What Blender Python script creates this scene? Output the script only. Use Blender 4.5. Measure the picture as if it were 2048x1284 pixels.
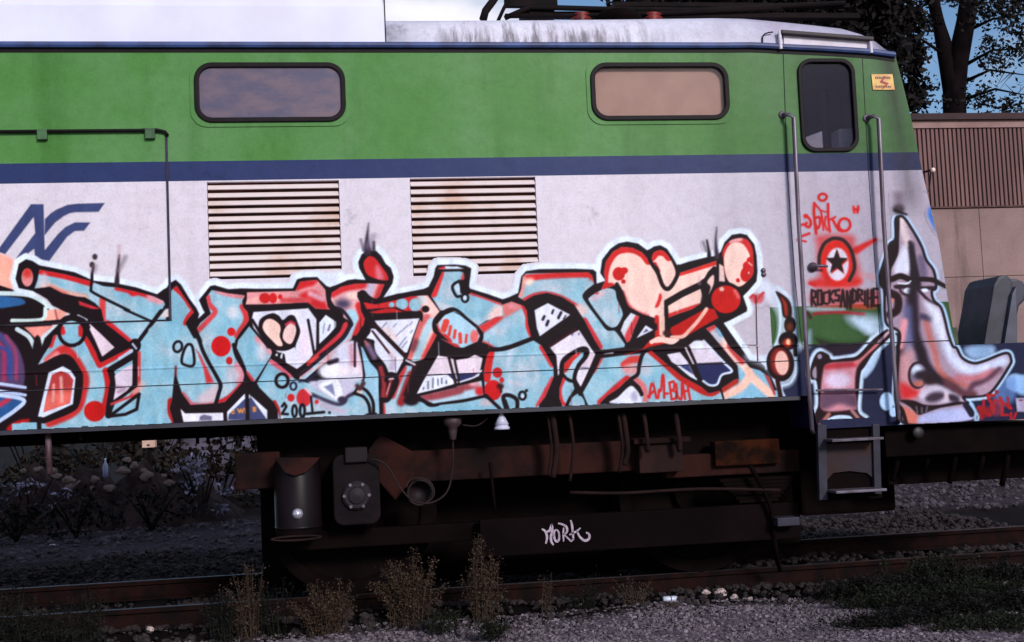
import bpy, bmesh, math, random
import numpy as np
from mathutils import Vector, Matrix
from mathutils.geometry import tessellate_polygon

random.seed(7)
scene = bpy.context.scene
for o in list(bpy.data.objects): bpy.data.objects.remove(o)

# ---------------------------------------------------------------- camera
FPX, IW, IH = 2400.0, 2048.0, 1284.0
YAW, PIT, ROL = math.radians(8.4424), math.radians(3.9474), math.radians(2.4678)
EYE = np.array([0.0, -8.2, 1.48])
_fw = np.array([math.sin(YAW) * math.cos(PIT), math.cos(YAW) * math.cos(PIT), math.sin(PIT)])
_rt = np.array([math.cos(YAW), -math.sin(YAW), 0.0]); _dn = np.cross(_fw, _rt)
RT = math.cos(ROL) * _rt + math.sin(ROL) * _dn; DN = -math.sin(ROL) * _rt + math.cos(ROL) * _dn; FW = _fw
cam = bpy.data.cameras.new('camera'); cam.sensor_width = 36; cam.lens = FPX / IW * 36
cam.clip_start = .1; cam.clip_end = 3000
camo = bpy.data.objects.new('camera', cam); scene.collection.objects.link(camo)
camo.matrix_world = Matrix(((RT[0], -DN[0], -FW[0], EYE[0]), (RT[1], -DN[1], -FW[1], EYE[1]), (RT[2], -DN[2], -FW[2], EYE[2]), (0, 0, 0, 1)))
scene.camera = camo

# ---------------------------------------------------------------- light: dusk, soft light from behind the photographer
CLOUD = (-.4577, 2.8345, 2.9954)      # drift of the cloud field
SUN_AZ, SUN_EL = math.radians(160), math.radians(24)
world = bpy.data.worlds.new('World'); scene.world = world; world.use_nodes = True
wn = world.node_tree; wn.nodes.clear()
sky = wn.nodes.new('ShaderNodeTexSky'); sky.sky_type = 'NISHITA'; sky.sun_disc = False
sky.sun_elevation = SUN_EL; sky.sun_rotation = SUN_AZ; sky.air_density = 1.0; sky.dust_density = .2; sky.ozone_density = 4.0
bgn = wn.nodes.new('ShaderNodeBackground'); bgn.inputs[1].default_value = .07
wo = wn.nodes.new('ShaderNodeOutputWorld')
_tc = wn.nodes.new('ShaderNodeTexCoord'); _mp = wn.nodes.new('ShaderNodeMapping'); _mp.inputs['Location'].default_value = CLOUD; _mp.inputs['Scale'].default_value = (1, 1, 2.2)
_cn = wn.nodes.new('ShaderNodeTexNoise'); _cn.inputs['Scale'].default_value = 1.7; _cn.inputs['Detail'].default_value = 7; _cn.inputs['Roughness'].default_value = .52
_cr = wn.nodes.new('ShaderNodeMapRange'); _cr.interpolation_type = 'SMOOTHSTEP'; _cr.inputs[1].default_value = .50; _cr.inputs[2].default_value = .62
_cm = wn.nodes.new('ShaderNodeMix'); _cm.data_type = 'RGBA'; _cm.inputs[7].default_value = (8.6, 8.4, 9.0, 1)
wn.links.new(_tc.outputs['Generated'], _mp.inputs[0]); wn.links.new(_mp.outputs[0], _cn.inputs['Vector']); wn.links.new(_cn.outputs[0], _cr.inputs[0]); wn.links.new(_cr.outputs[0], _cm.inputs[0])
wn.links.new(sky.outputs[0], _cm.inputs[6]); wn.links.new(_cm.outputs[2], bgn.inputs[0]); wn.links.new(bgn.outputs[0], wo.inputs[0])
sl = bpy.data.lights.new('sun', 'SUN'); sl.energy = 1.5; sl.angle = math.radians(11); sl.color = (1.0, .93, .93)
so = bpy.data.objects.new('sun', sl); scene.collection.objects.link(so)
_to = Vector((math.sin(SUN_AZ) * math.cos(SUN_EL), math.cos(SUN_AZ) * math.cos(SUN_EL), math.sin(SUN_EL)))
so.rotation_euler = _to.to_track_quat('Z', 'Y').to_euler(); so.location = (2, -12, 12)
scene.view_settings.view_transform = 'Standard'; scene.view_settings.look = 'None'
scene.view_settings.exposure = .77; scene.view_settings.gamma = 1.0

# ---------------------------------------------------------------- helpers
COL = scene.collection
def S(px, py, Y=0.0):
    """point on the upright plane at depth Y that the survey photo shows at (px, py)"""
    d = (px - IW / 2) / FPX * RT + (py - IH / 2) / FPX * DN + FW
    return Vector(EYE + d * ((Y - EYE[1]) / d[1]))
def SX(px, py=600, Y=0.0): return S(px, py, Y).x
def SZ(px, py, Y=0.0): return S(px, py, Y).z
def Gd(px, py, z=0.0):
    d = (px - IW / 2) / FPX * RT + (py - IH / 2) / FPX * DN + FW
    return Vector(EYE + d * ((z - EYE[2]) / d[2]))
def lin(c, k=1.0):
    o = []
    for v in c[:3]:
        v /= 255.0; o.append((v / 12.92 if v <= .04045 else ((v + .055) / 1.055) ** 2.4) * k)
    return (*o, 1.0)

def empty(name, loc, label, cat, group=None):
    o = bpy.data.objects.new(name, None); COL.objects.link(o); o.location = loc; o.empty_display_size = .2
    o['label'] = label; o['category'] = cat
    if group: o['group'] = group
    return o
def tag(o, label=None, cat=None, group=None, kind=None):
    if label: o['label'] = label
    if cat: o['category'] = cat
    if group: o['group'] = group
    if kind: o['kind'] = kind
    return o
def link(name, me, mat=None, parent=None, world=True):
    o = bpy.data.objects.new(name, me); COL.objects.link(o)
    if mat is not None and not me.materials: me.materials.append(mat)
    if parent is not None:
        o.parent = parent
        if world:
            o.matrix_parent_inverse = Matrix.Translation(parent.location).inverted() if parent.parent is None else Matrix.Identity(4)
    return o
def mk(name, V, F, mat=None, parent=None, smooth=False):
    me = bpy.data.meshes.new(name); me.from_pydata([tuple(v) for v in V], [], F); me.update()
    if smooth:
        for p in me.polygons: p.use_smooth = True
    return link(name, me, mat, parent)

class MB:
    def __init__(s): s.v = []; s.f = []
    def add(s, V, F):
        n = len(s.v); s.v += [tuple(v) for v in V]; s.f += [tuple(i + n for i in f) for f in F]; return s
    def box(s, a, b):
        (x0, y0, z0), (x1, y1, z1) = a, b
        return s.add([(x0, y0, z0), (x1, y0, z0), (x1, y1, z0), (x0, y1, z0), (x0, y0, z1), (x1, y0, z1), (x1, y1, z1), (x0, y1, z1)],
                     [(3, 2, 1, 0), (4, 5, 6, 7), (0, 1, 5, 4), (1, 2, 6, 5), (2, 3, 7, 6), (3, 0, 4, 7)])
    def tube(s, pts, r, n=8, cap=True):
        pts = [Vector(p) for p in pts]; rs = r if isinstance(r, (list, tuple)) else [r] * len(pts); V = []; F = []
        up = Vector((0.13, .21, .97))
        for i, p in enumerate(pts):
            t = (pts[min(i + 1, len(pts) - 1)] - pts[max(i - 1, 0)]).normalized()
            a = t.cross(up)
            if a.length < .15: a = t.cross(Vector((1, .1, 0)))
            a.normalize(); b = t.cross(a)
            for k in range(n):
                w = 2 * math.pi * k / n; V.append(p + (a * math.cos(w) + b * math.sin(w)) * rs[i])
        for i in range(len(pts) - 1):
            for k in range(n):
                F.append((i * n + k, i * n + (k + 1) % n, (i + 1) * n + (k + 1) % n, (i + 1) * n + k))
        if cap: F.append(tuple(range(n))[::-1]); F.append(tuple((len(pts) - 1) * n + k for k in range(n)))
        return s.add(V, F)
    def lathe(s, c, prof, axis='Z', n=20):
        """prof: list of (radius, height along axis)"""
        c = Vector(c); V = []; F = []
        for r, h in prof:
            for k in range(n):
                w = 2 * math.pi * k / n; a, b = r * math.cos(w), r * math.sin(w)
                V.append(c + (Vector((a, b, h)) if axis == 'Z' else Vector((a, h, b)) if axis == 'Y' else Vector((h, a, b))))
        for i in range(len(prof) - 1):
            for k in range(n): F.append((i * n + k, i * n + (k + 1) % n, (i + 1) * n + (k + 1) % n, (i + 1) * n + k))
        F.append(tuple(range(n))); F.append(tuple((len(prof) - 1) * n + k for k in range(n)))
        return s.add(V, F)
    def prism(s, poly, y0, y1):
        """poly: (x, z) outline, extruded in y"""
        n = len(poly); V = [(x, y0, z) for x, z in poly] + [(x, y1, z) for x, z in poly]
        F = []
        tris = tessellate_polygon([[Vector((x, z, 0)) for x, z in poly]])
        F += [tuple(t) for t in tris] + [tuple(i + n for i in t) for t in tris]
        F += [(i, (i + 1) % n, n + (i + 1) % n, n + i) for i in range(n)]
        return s.add(V, F)
    def frame(s, outer, inner, y0, y1):
        """ring between two outlines with equal point counts, extruded y0..y1"""
        n = len(outer); V = [(x, y0, z) for x, z in outer] + [(x, y0, z) for x, z in inner] + [(x, y1, z) for x, z in outer] + [(x, y1, z) for x, z in inner]
        F = []
        for i in range(n):
            j = (i + 1) % n
            F += [(i, j, n + j, n + i), (2 * n + i, 3 * n + i, 3 * n + j, 2 * n + j), (i, 2 * n + i, 2 * n + j, j), (n + i, n + j, 3 * n + j, 3 * n + i)]
        return s.add(V, F)
    def build(s, name, mat, parent=None, smooth=False, bevel=0):
        o = mk(name, s.v, s.f, mat, parent, smooth)
        bm = bmesh.new(); bm.from_mesh(o.data); bmesh.ops.recalc_face_normals(bm, faces=bm.faces)
        if bevel: bmesh.ops.bevel(bm, geom=[e for e in bm.edges if len(e.link_faces) == 2 and e.calc_face_angle(0) > .6], offset=bevel, segments=2, affect='EDGES', profile=.6)
        bm.to_mesh(o.data); bm.free(); return o

def rr(x0, x1, z0, z1, r, n=7):
    o = []
    for cx, cz, a in ((x1 - r, z1 - r, 0), (x0 + r, z1 - r, 90), (x0 + r, z0 + r, 180), (x1 - r, z0 + r, 270)):
        for k in range(n + 1):
            w = math.radians(a + 90 * k / n); o.append((cx + r * math.cos(w), cz + r * math.sin(w)))
    return o
def spl(pts, n=6):
    p = [Vector(a) for a in pts]; e = [2 * p[0] - p[1]] + p + [2 * p[-1] - p[-2]]; o = []
    for i in range(1, len(e) - 2):
        a, b, c, d = e[i - 1:i + 3]
        for k in range(n):
            t = k / n; o.append(.5 * (2 * b + (c - a) * t + (2 * a - 5 * b + 4 * c - d) * t * t + (3 * b - a - 3 * c + d) * t ** 3))
    return o + [p[-1]]

# ---------------------------------------------------------------- materials
def newmat(name):
    m = bpy.data.materials.new(name); m.use_nodes = True; nt = m.node_tree; b = nt.nodes['Principled BSDF']; return m, nt, b
def nd(nt, t, **k):
    n = nt.nodes.new(t)
    for a, v in k.items(): setattr(n, a, v)
    return n
def mth(nt, op, a, b=0.0, clamp=False):
    n = nd(nt, 'ShaderNodeMath', operation=op, use_clamp=clamp)
    for i, v in enumerate((a, b)):
        if isinstance(v, (int, float)): n.inputs[i].default_value = v
        else: nt.links.new(v, n.inputs[i])
    return n.outputs[0]
def mix(nt, f, a, b, mode='MIX'):
    n = nd(nt, 'ShaderNodeMix', data_type='RGBA', blend_type=mode)
    for i, v in ((0, f), (6, a), (7, b)):
        if isinstance(v, (int, float)): n.inputs[i].default_value = v
        elif isinstance(v, tuple): n.inputs[i].default_value = v
        else: nt.links.new(v, n.inputs[i])
    return n.outputs[2]
def noise(nt, scale, detail=4, vec=None, stretch=None, rough=.55):
    n = nd(nt, 'ShaderNodeTexNoise'); n.inputs['Scale'].default_value = scale; n.inputs['Detail'].default_value = detail; n.inputs['Roughness'].default_value = rough
    if vec is None: vec = nd(nt, 'ShaderNodeNewGeometry').outputs['Position']
    if stretch:
        mp = nd(nt, 'ShaderNodeMapping'); mp.inputs['Scale'].default_value = stretch; nt.links.new(vec, mp.inputs[0]); vec = mp.outputs[0]
    nt.links.new(vec, n.inputs['Vector']); return n.outputs[0]
def ramp(nt, v, lo, hi):
    n = nd(nt, 'ShaderNodeMapRange'); n.interpolation_type = 'SMOOTHSTEP'
    n.inputs[1].default_value = lo; n.inputs[2].default_value = hi; nt.links.new(v, n.inputs[0]); return n.outputs[0]
def bump(nt, b, h, strength=.3, dist=.01):
    n = nd(nt, 'ShaderNodeBump'); n.inputs['Strength'].default_value = strength; n.inputs['Distance'].default_value = dist
    nt.links.new(h, n.inputs['Height']); nt.links.new(n.outputs[0], b.inputs['Normal'])

def simple(name, c1, c2=None, scale=6, rough=.6, metal=0, bmp=0, stretch=None, lo=.35, hi=.65, k=1.0, spec=.5):
    m, nt, b = newmat(name); c1 = lin(c1, k); c2 = lin(c2, k) if c2 else tuple(x * .6 for x in c1[:3]) + (1,)
    n = noise(nt, scale, 5, stretch=stretch)
    nt.links.new(mix(nt, ramp(nt, n, lo, hi), c1, c2), b.inputs['Base Color'])
    b.inputs['Roughness'].default_value = rough; b.inputs['Metallic'].default_value = metal; b.inputs['Specular IOR Level'].default_value = spec
    if bmp: bump(nt, b, noise(nt, scale * 6, 4), bmp, .01)
    return m

Z_GUT, Z_ST1, Z_ST0, Z_BOT, Z_F1, Z_F2 = 3.946, 3.200, 3.066, 1.448, 1.816, 1.702
X_CAB = SX(1541, 640); ZG1, ZG0 = SZ(1650, 611), SZ(1650, 690)
K = 1.08
C_WHITE, C_GREEN, C_BLUE, C_NAVY = lin((224, 216, 226), K), lin((78, 132, 62), K), lin((44, 56, 100), K), lin((34, 40, 76), K)
C_GREEN2 = lin((66, 112, 54), K)
def livery(nt, roof=False):
    pos = nd(nt, 'ShaderNodeNewGeometry').outputs['Position']; sp = nd(nt, 'ShaderNodeSeparateXYZ'); nt.links.new(pos, sp.inputs[0])
    X, Z = sp.outputs[0], sp.outputs[2]
    gt = lambda a, b: mth(nt, 'GREATER_THAN', a, b)
    nz = noise(nt, 1.3, 6, pos, rough=.6); ns = noise(nt, 3.0, 5, pos, (1.0, 1.0, .12)); nf = noise(nt, 60, 3, pos)
    c = mix(nt, gt(Z, Z_F2), C_NAVY, C_WHITE)
    cab = mix(nt, gt(Z, ZG0), C_NAVY, C_GREEN2); cab = mix(nt, gt(Z, ZG1), cab, C_WHITE)
    c = mix(nt, gt(X, X_CAB), c, cab)
    c = mix(nt, gt(Z, Z_ST0), c, C_BLUE)
    g = mix(nt, ramp(nt, nz, .35, .7), C_GREEN, lin((96, 144, 88), K)); g = mix(nt, mth(nt, 'MULTIPLY', ramp(nt, ns, .45, .75), .5), g, lin((62, 118, 46), K))
    c = mix(nt, gt(Z, Z_ST1), c, g)
    if roof: c = mix(nt, ramp(nt, nz, .3, .7), lin((228, 226, 238), K), lin((214, 212, 226), K))
    # faint wash and dust, pink scuffs, cloudy smudges
    c = mix(nt, mth(nt, 'MULTIPLY', ramp(nt, ns, .5, .8), .3), c, lin((196, 186, 192)), 'MULTIPLY')
    c = mix(nt, mth(nt, 'MULTIPLY', ramp(nt, nz, .52, .8), .5), c, lin((250, 226, 228)), 'MULTIPLY')
    c = mix(nt, mth(nt, 'MULTIPLY', ramp(nt, noise(nt, 3.1, 4, pos, rough=.7), .62, .75), .35), c, lin((40, 50, 80)) , 'MULTIPLY')
    c = mix(nt, mth(nt, 'MULTIPLY', ramp(nt, nf, .4, .75), .22), c, lin((186, 178, 186)), 'MULTIPLY')
    c = mix(nt, mth(nt, 'MULTIPLY', ramp(nt, noise(nt, 14, 4, pos, rough=.7), .35, .75), .26), c, lin((190, 190, 184)), 'MULTIPLY')
    # soot streak along the nose, from the roof down to the waist
    px = mth(nt, 'SUBTRACT', X, mth(nt, 'MULTIPLY', Z, -.09)); xc = SX(1798, 250) + .09 * SZ(1798, 250)
    a = mth(nt, 'ABSOLUTE', mth(nt, 'SUBTRACT', px, xc)); a = mth(nt, 'SUBTRACT', 1.0, mth(nt, 'DIVIDE', a, .13), True)
    a = mth(nt, 'MULTIPLY', a, ramp(nt, Z, SZ(1800, 450), SZ(1800, 380)))
    c = mix(nt, mth(nt, 'MULTIPLY', mth(nt, 'MULTIPLY', a, ramp(nt, ns, .1, .7)), .9), c, lin((38, 26, 34)))
    # light falloff toward the cab end painted in as streaky darkening
    falloff = mth(nt, 'MULTIPLY', ramp(nt, mth(nt, 'ADD', X, mth(nt, 'MULTIPLY', nz, .8)), SX(1180, 400) + .4, SX(1760, 400) + .4), mth(nt, 'ADD', mth(nt, 'MULTIPLY', ns, .6), .6))
    c = mix(nt, mth(nt, 'MULTIPLY', falloff, .85), c, mix(nt, 1.0, c, lin((184, 180, 194)), 'MULTIPLY'))
    # smoke-black runs on the roof edge
    rx = mth(nt, 'MULTIPLY', ramp(nt, X, SX(830, 80), SX(930, 80)), ramp(nt, X, SX(1420, 80), SX(1150, 80)))
    rz = ramp(nt, Z, 4.24, 3.98); st = noise(nt, 9, 5, pos, (1.0, .2, .16), .7)
    st = ramp(nt, mth(nt, 'ADD', st, mth(nt, 'MULTIPLY', rz, .16)), .52, .74)
    st = mth(nt, 'MULTIPLY', mth(nt, 'MULTIPLY', st, rx), gt(Z, Z_GUT + .03))
    c = mix(nt, mth(nt, 'MULTIPLY', st, .8), c, lin((74, 60, 66)))
    return c, nf
def livery_mat(name, paint_on=False, rough=.42, roof=False):
    m, nt, b = newmat(name); c, nf = livery(nt, roof)
    if paint_on:
        at = nd(nt, 'ShaderNodeAttribute', attribute_name='spray'); c = mix(nt, at.outputs['Alpha'], c, at.outputs['Color'])
    nt.links.new(c, b.inputs['Base Color']); b.inputs['Roughness'].default_value = rough; b.inputs['Specular IOR Level'].default_value = .10 if paint_on else .14
    bump(nt, b, noise(nt, 2.6, 3), .22, .03); return m

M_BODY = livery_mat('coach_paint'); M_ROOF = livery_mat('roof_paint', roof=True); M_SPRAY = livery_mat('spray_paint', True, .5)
M_GREEN = simple('green_paint', (84, 146, 78), (98, 156, 96), 2, .45, k=K)
M_BLUE = simple('blue_gutter_paint', (58, 80, 134), (44, 56, 96), 5, .5, stretch=(1, 1, .3), k=K)
M_WHITE = simple('white_paint', (224, 216, 226), (206, 196, 206), 4, .45, k=K)
M_RUB = simple('black_rubber', (24, 16, 20), (17, 11, 14), 9, .55, spec=.15)
M_GAP = simple('dark_gap', (34, 28, 36), (56, 50, 62), 9, .8, spec=.2)
M_DARK = simple('sooty_steel', (34, 22, 22), (20, 13, 14), 5, .8, bmp=.3, spec=.15)
M_BROWN = simple('rusty_frame', (64, 30, 24), (28, 14, 13), 3.5, .85, bmp=.4, spec=.15)
M_RUST = simple('orange_rust', (92, 44, 20), (34, 18, 14), 6, .9, bmp=.5, spec=.1)
M_OIL = simple('oily_black', (24, 13, 13), (14, 7, 7), 4, .8, spec=.05)
M_TANK = simple('black_enamel', (38, 26, 30), (26, 17, 20), 3, .42, spec=.16)
M_STEEL = simple('grey_handrail', (120, 108, 122), (92, 78, 88), 14, .4, .3, stretch=(1, 1, .3))
M_RAIL = simple('rail_rust', (52, 23, 17), (24, 12, 11), 7, .9, bmp=.4, spec=.15)
M_RTOP = simple('rail_head', (90, 78, 86), (44, 28, 28), 5, .5, .3, stretch=(.1, 1, 1))
M_GREY = simple('grey_painted_steel', (98, 98, 116), (74, 72, 88), 6, .55)
M_RED = simple('red_insulator', (130, 34, 30), (90, 24, 24), 8, .5)
# ---------------------------------------------------------------- spray paint
# The paint on the flank is drawn with polygons and soft strokes (survey units = 1/300 m on the flank)
TL = {'P': (0, 0, 1), 'A': (0, 380, 5.35), 'B': (0, 620, 4.9375), 'C': (300, 540, 6.4), 'D': (300, 680, 6.4),
      'E': (600, 440, 5.8375), 'G': (600, 640, 5.8375), 'H': (880, 500, 6.4), 'I': (880, 660, 6.4),
      'J': (1180, 440, 5.389), 'K': (1180, 620, 5.389), 'L': (1480, 360, 4.9375), 'M': (1480, 560, 4.28),
      'N': (1728, 380, 4.9375), 'O': (1728, 600, 4.584), 'Q': (1595, 565, 11.378), 'R': (1595, 380, 7.133),
      'T': (1930, 770, 16.05)}
CS = 0.85                      # canvas cells per survey unit
CX0, CY0, CX1, CY1 = -40, 380, 2120, 880
CW, CH = int((CX1 - CX0) * CS), int((CY1 - CY0) * CS)
rgb = np.zeros((CH, CW, 3), np.float32); alp = np.zeros((CH, CW), np.float32); gid = np.zeros((CH, CW), np.int16)
CUR = [1]

def q(s):
    t = 'P'; o = []
    for k in s.split():
        if k in TL: t = k; continue
        x, y = k.split(','); a, b, c = TL[t]
        o.append((a + float(x) / c, b + float(y) / c))
    return np.array(o)

def sm(p, closed=False, n=6):
    p = np.asarray(p, float)
    if len(p) < 3: return p
    e = np.vstack([p[-1], p, p[0], p[1]]) if closed else np.vstack([2 * p[0] - p[1], p, 2 * p[-1] - p[-2]])
    o = []
    for i in range(1, len(e) - 2):
        a, b, c, d = e[i - 1], e[i], e[i + 1], e[i + 2]
        for k in range(n):
            t = k / n
            o.append(.5 * (2 * b + (c - a) * t + (2 * a - 5 * b + 4 * c - d) * t * t + (3 * b - a - 3 * c + d) * t ** 3))
    if not closed: o.append(p[-1])
    return np.array(o)

def box(p, m):
    x0 = max(0, int((p[:, 0].min() - m - CX0) * CS)); x1 = min(CW, int((p[:, 0].max() + m - CX0) * CS) + 2)
    y0 = max(0, int((p[:, 1].min() - m - CY0) * CS)); y1 = min(CH, int((p[:, 1].max() + m - CY0) * CS) + 2)
    return x0, x1, y0, y1

def coords(x0, x1, y0, y1):
    return np.meshgrid((np.arange(x0, x1) + .5) / CS + CX0, (np.arange(y0, y1) + .5) / CS + CY0)

def segdist(p, X, Y, closed):
    d = np.full(X.shape, 1e9, np.float32); n = len(p)
    for i in range(n if closed else n - 1):
        a, b = p[i], p[(i + 1) % n]; v = b - a; L = v @ v + 1e-9
        t = np.clip(((X - a[0]) * v[0] + (Y - a[1]) * v[1]) / L, 0, 1)
        d = np.minimum(d, (X - a[0] - t * v[0]) ** 2 + (Y - a[1] - t * v[1]) ** 2)
    return np.sqrt(d)

def inside(p, X, Y):
    r = np.zeros(X.shape, bool); n = len(p)
    for i in range(n):
        (xa, ya), (xb, yb) = p[i], p[(i + 1) % n]
        if ya == yb: continue
        c = ((ya > Y) != (yb > Y)) & (X < (xb - xa) * (Y - ya) / (yb - ya) + xa)
        r ^= c
    return r

def put(bx, a, col, clip=None, op=1.0):
    x0, x1, y0, y1 = bx
    a = np.clip(a, 0, 1) * op
    if clip is not None: a = a * clip[y0:y1, x0:x1]
    c = np.array(col, np.float32) / 255
    A0 = alp[y0:y1, x0:x1]; C0 = rgb[y0:y1, x0:x1]
    A = a + A0 * (1 - a); w = a / np.maximum(A, 1e-5)
    rgb[y0:y1, x0:x1] = C0 * (1 - w[..., None]) + c * w[..., None]
    alp[y0:y1, x0:x1] = A
    if CUR[0] == 0: return
    g = gid[y0:y1, x0:x1]; g[a > .25] = CUR[0]; g[(g == 0) & (a > .01)] = CUR[0]

def fill(s, col, soft=.9, op=1., smooth=1, clip=None, grow=0):
    p = q(s) if isinstance(s, str) else s
    if smooth: p = sm(p, True, 4)
    bx = box(p, soft * 2 + grow + 2); X, Y = coords(*bx)
    d = segdist(p, X, Y, True); d = np.where(inside(p, X, Y), d, -d) + grow
    a = np.clip(.5 + d / (2 * soft), 0, 1); a = a * a * (3 - 2 * a)
    put(bx, a, col, clip, op)
    m = np.zeros((CH, CW), np.float32); m[bx[2]:bx[3], bx[0]:bx[1]] = a
    return m

def line(s, w, col, soft=.9, op=1., smooth=1, clip=None, closed=False, tile=None):
    """w in survey units; a tuple (w0, w1) tapers."""
    p = q(s) if isinstance(s, str) else s
    if smooth: p = sm(p, closed, 5)
    if clip is not None and not isinstance(w, tuple) and w < 13: w = w * 1.35
    wm = max(w) if isinstance(w, tuple) else w
    bx = box(p, wm / 2 + soft * 2 + 2); X, Y = coords(*bx)
    if isinstance(w, tuple):
        a = np.zeros(X.shape, np.float32); n = len(p)
        for i in range(n - 1):
            h = w[0] + (w[1] - w[0]) * i / max(1, n - 2)
            a = np.maximum(a, np.clip(.5 + (h / 2 - segdist(p[i:i + 2], X, Y, False)) / (2 * soft), 0, 1))
    else:
        a = np.clip(.5 + (w / 2 - segdist(p, X, Y, closed)) / (2 * soft), 0, 1)
    a = a * a * (3 - 2 * a)
    put(bx, a, col, clip, op)

def ell(s, rx, ry, n=22, rot=0):
    (c,) = q(s); t = TL[s.split()[0]][2]; k = np.arange(n) / n * 2 * np.pi
    x, y = rx / t * np.cos(k), ry / t * np.sin(k); r = np.radians(rot)
    return np.stack([c[0] + x * np.cos(r) - y * np.sin(r), c[1] + x * np.sin(r) + y * np.cos(r)], 1)

BLU, RED, DRED, BLK = (142, 188, 205), (204, 32, 38), (176, 22, 22), (24, 13, 18)
WHT, PNK, PEA, HAL, NAV = (232, 228, 240), (226, 146, 150), (248, 208, 194), (226, 238, 252), (40, 46, 88)
SKN = (162, 140, 160)  # skin tone darkened for the light falling off toward the cab end

def paint():
    # ---- older piece at the far left
    CUR[0] = 1
    fill('P -60,500 28,520 32,580 -60,584', (252, 172, 150), 6)
    fill('P -60,588 60,590 95,610 110,640 70,700 66,770 70,850 40,872 -60,872', BLK, 1)
    fill('A -60,1140 180,1150 260,1180 260,1220 120,1250 -60,1260', (44, 96, 150), 2)
    line('A -60,1105 180,1110 330,1130 450,1190 560,1275', 9, (205, 225, 225))
    fill('B 445,0 690,-10 640,60 600,125 445,105', (246, 168, 150), 1, smooth=0)
    fill('B 240,170 570,150 480,250 400,340 330,260', (244, 150, 138), 2, smooth=0)
    line('B 545,0 570,110', 4, (176, 90, 84), 1.5)
    line('B 120,105 300,105 430,85 450,-20', 8, (206, 226, 222))
    line('B -60,140 300,135 600,112', 7.5, BLK)
    line('B 170,190 290,270 370,410 430,270 580,150', 9, (208, 226, 230))
    fill(ell('B -120,640', 365, 455), (82, 60, 96), 3)
    line('B 0,250 90,360 110,500 110,690', 5, (60, 74, 142), 3)
    line('B -40,300 40,420 40,690', 9, (150, 50, 92), 3)
    line('B 60,260 150,420 160,680', 7, (146, 60, 100), 3.5)
    line('B -20,360 80,420 85,640', 6, (52, 70, 140), 3)
    line('B -60,720 120,745 250,765', 6, (190, 205, 238)); line('B -60,765 240,800', 5, BLK)
    line('B -60,790 120,820 250,840', 6, (180, 200, 235))
    fill('B -60,840 210,890 120,1000 -60,1130', (40, 84, 140), 3); line('B -40,960 90,880', 10, (176, 50, 76), 3)
    line('B -60,830 230,885 150,990 -60,1130', 8, (190, 208, 238))
    fill('B 100,1130 220,1080 360,1090 340,1200 80,1200', DRED, 3)
    # ---- pale halo round the big piece
    sil = q('A 200,790 280,740 350,760 420,805 600,840 800,880 1000,970 1230,995 1450,1040 C 0,280 90,310 170,250 215,225 250,170 330,125 '
            '400,190 500,360 590,480 630,560 615,625 700,545 670,490 625,385 770,205 830,195 1000,245 1180,235 1400,240 1830,235 1880,120 '
            '1960,95 E 200,665 235,700 330,790 420,760 560,700 640,690 765,700 690,560 680,490 720,400 800,355 890,360 950,420 1000,510 '
            '1060,560 1095,660 1080,740 970,910 1150,860 1440,805 1500,780 1560,660 1580,560 1605,525 H 200,185 330,200 400,235 390,330 '
            '380,400 370,490 600,560 800,630 850,615 880,605 1000,550 1040,340 1100,270 1270,245 1730,240 1960,250 2000,280 2005,430 '
            'J 165,655 110,570 130,430 220,310 310,250 400,232 520,255 620,330 690,285 760,272 830,310 890,400 940,490 1060,450 1240,405 '
            '1370,385 1410,340 1450,240 1530,160 1620,145 1690,160 1770,260 1795,380 1805,560 1795,660 1710,760 1650,820 1695,950 1690,985 '
            '1510,1080 1440,1110 K 1560,310 1720,540 1830,555 1930,650 2010,850 2045,1000 P 1100,850 600,880 60,880 25,866 70,835 '
            'B 400,1040 330,430 400,400 440,280 590,130 690,40 A 560,1240 500,1170 350,1080 200,1050 165,950')
    fill('P 66,690 84,690 84,850 60,860', BLK, 2)
    CUR[0] = 2
    k = len(sil) - 3
    hal = np.vstack([sil[k:], sil[:int(np.argmax(sil[:, 0]))]])
    line(hal, 22, HAL, 3.5, smooth=0)
    line('C 1900,100 E 200,640 300,660 480,640', 12, HAL, 5)
    base = fill(sil, BLK, .9, smooth=0)
    ed = np.array([(-40, 864), (80, 859), (320, 847), (600, 835), (900, 821), (1100, 814), (1340, 804), (1550, 795), (1600, 793)])
    for a, b in ((24, 164), (176, 338), (556, 732), (754, 1078), (1124, 1134), (1142, 1172), (1240, 1556)):
        xs = np.linspace(a, b, 12); ys = np.interp(xs, ed[:, 0], ed[:, 1])
        CUR[0] = 2 if b < 340 else 3 if b < 740 else 5 if b < 1100 else 6
        fill(np.vstack([np.stack([xs, ys + 5], 1), np.stack([xs, ys - 14], 1)[::-1]]), BLU, .8, smooth=0)
    # bristles, drips above the outline
    line('A 985,980 985,900 1000,830', (6, 6), BLK); fill(ell('A 985,800', 30, 35), (50, 36, 44), 1.5); fill(ell('A 1015,715', 30, 35), (60, 42, 48), 2)
    line('A 1000,860 1010,820', 12, (110, 90, 100), 5, .6)
    line('A 1250,1000 1260,860 1275,700', (10, 5), (44, 30, 38), 2.2); line('A 1270,860 1340,720', (10, 6), (120, 104, 116), 5, .7); line('A 1270,720 1275,600', (7, 3), (190, 150, 165), 4, .6)
    CUR[0] = 4
    line('E 790,370 780,250 800,40', (16, 3), (48, 36, 52), 3); line('E 860,350 860,260', (7, 5), (70, 54, 62), 2); line('E 740,350 710,230', (6, 3), (80, 70, 92), 3, .8)
    line('E 800,300 850,200 870,170', (16, 6), (120, 104, 128), 6, .6)
    CUR[0] = 6
    line('J 1285,400 1280,330 1260,220', (8, 5), BLK, 2); line('J 1250,330 1220,240', (6, 3), (70, 60, 70), 3, .7)
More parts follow.
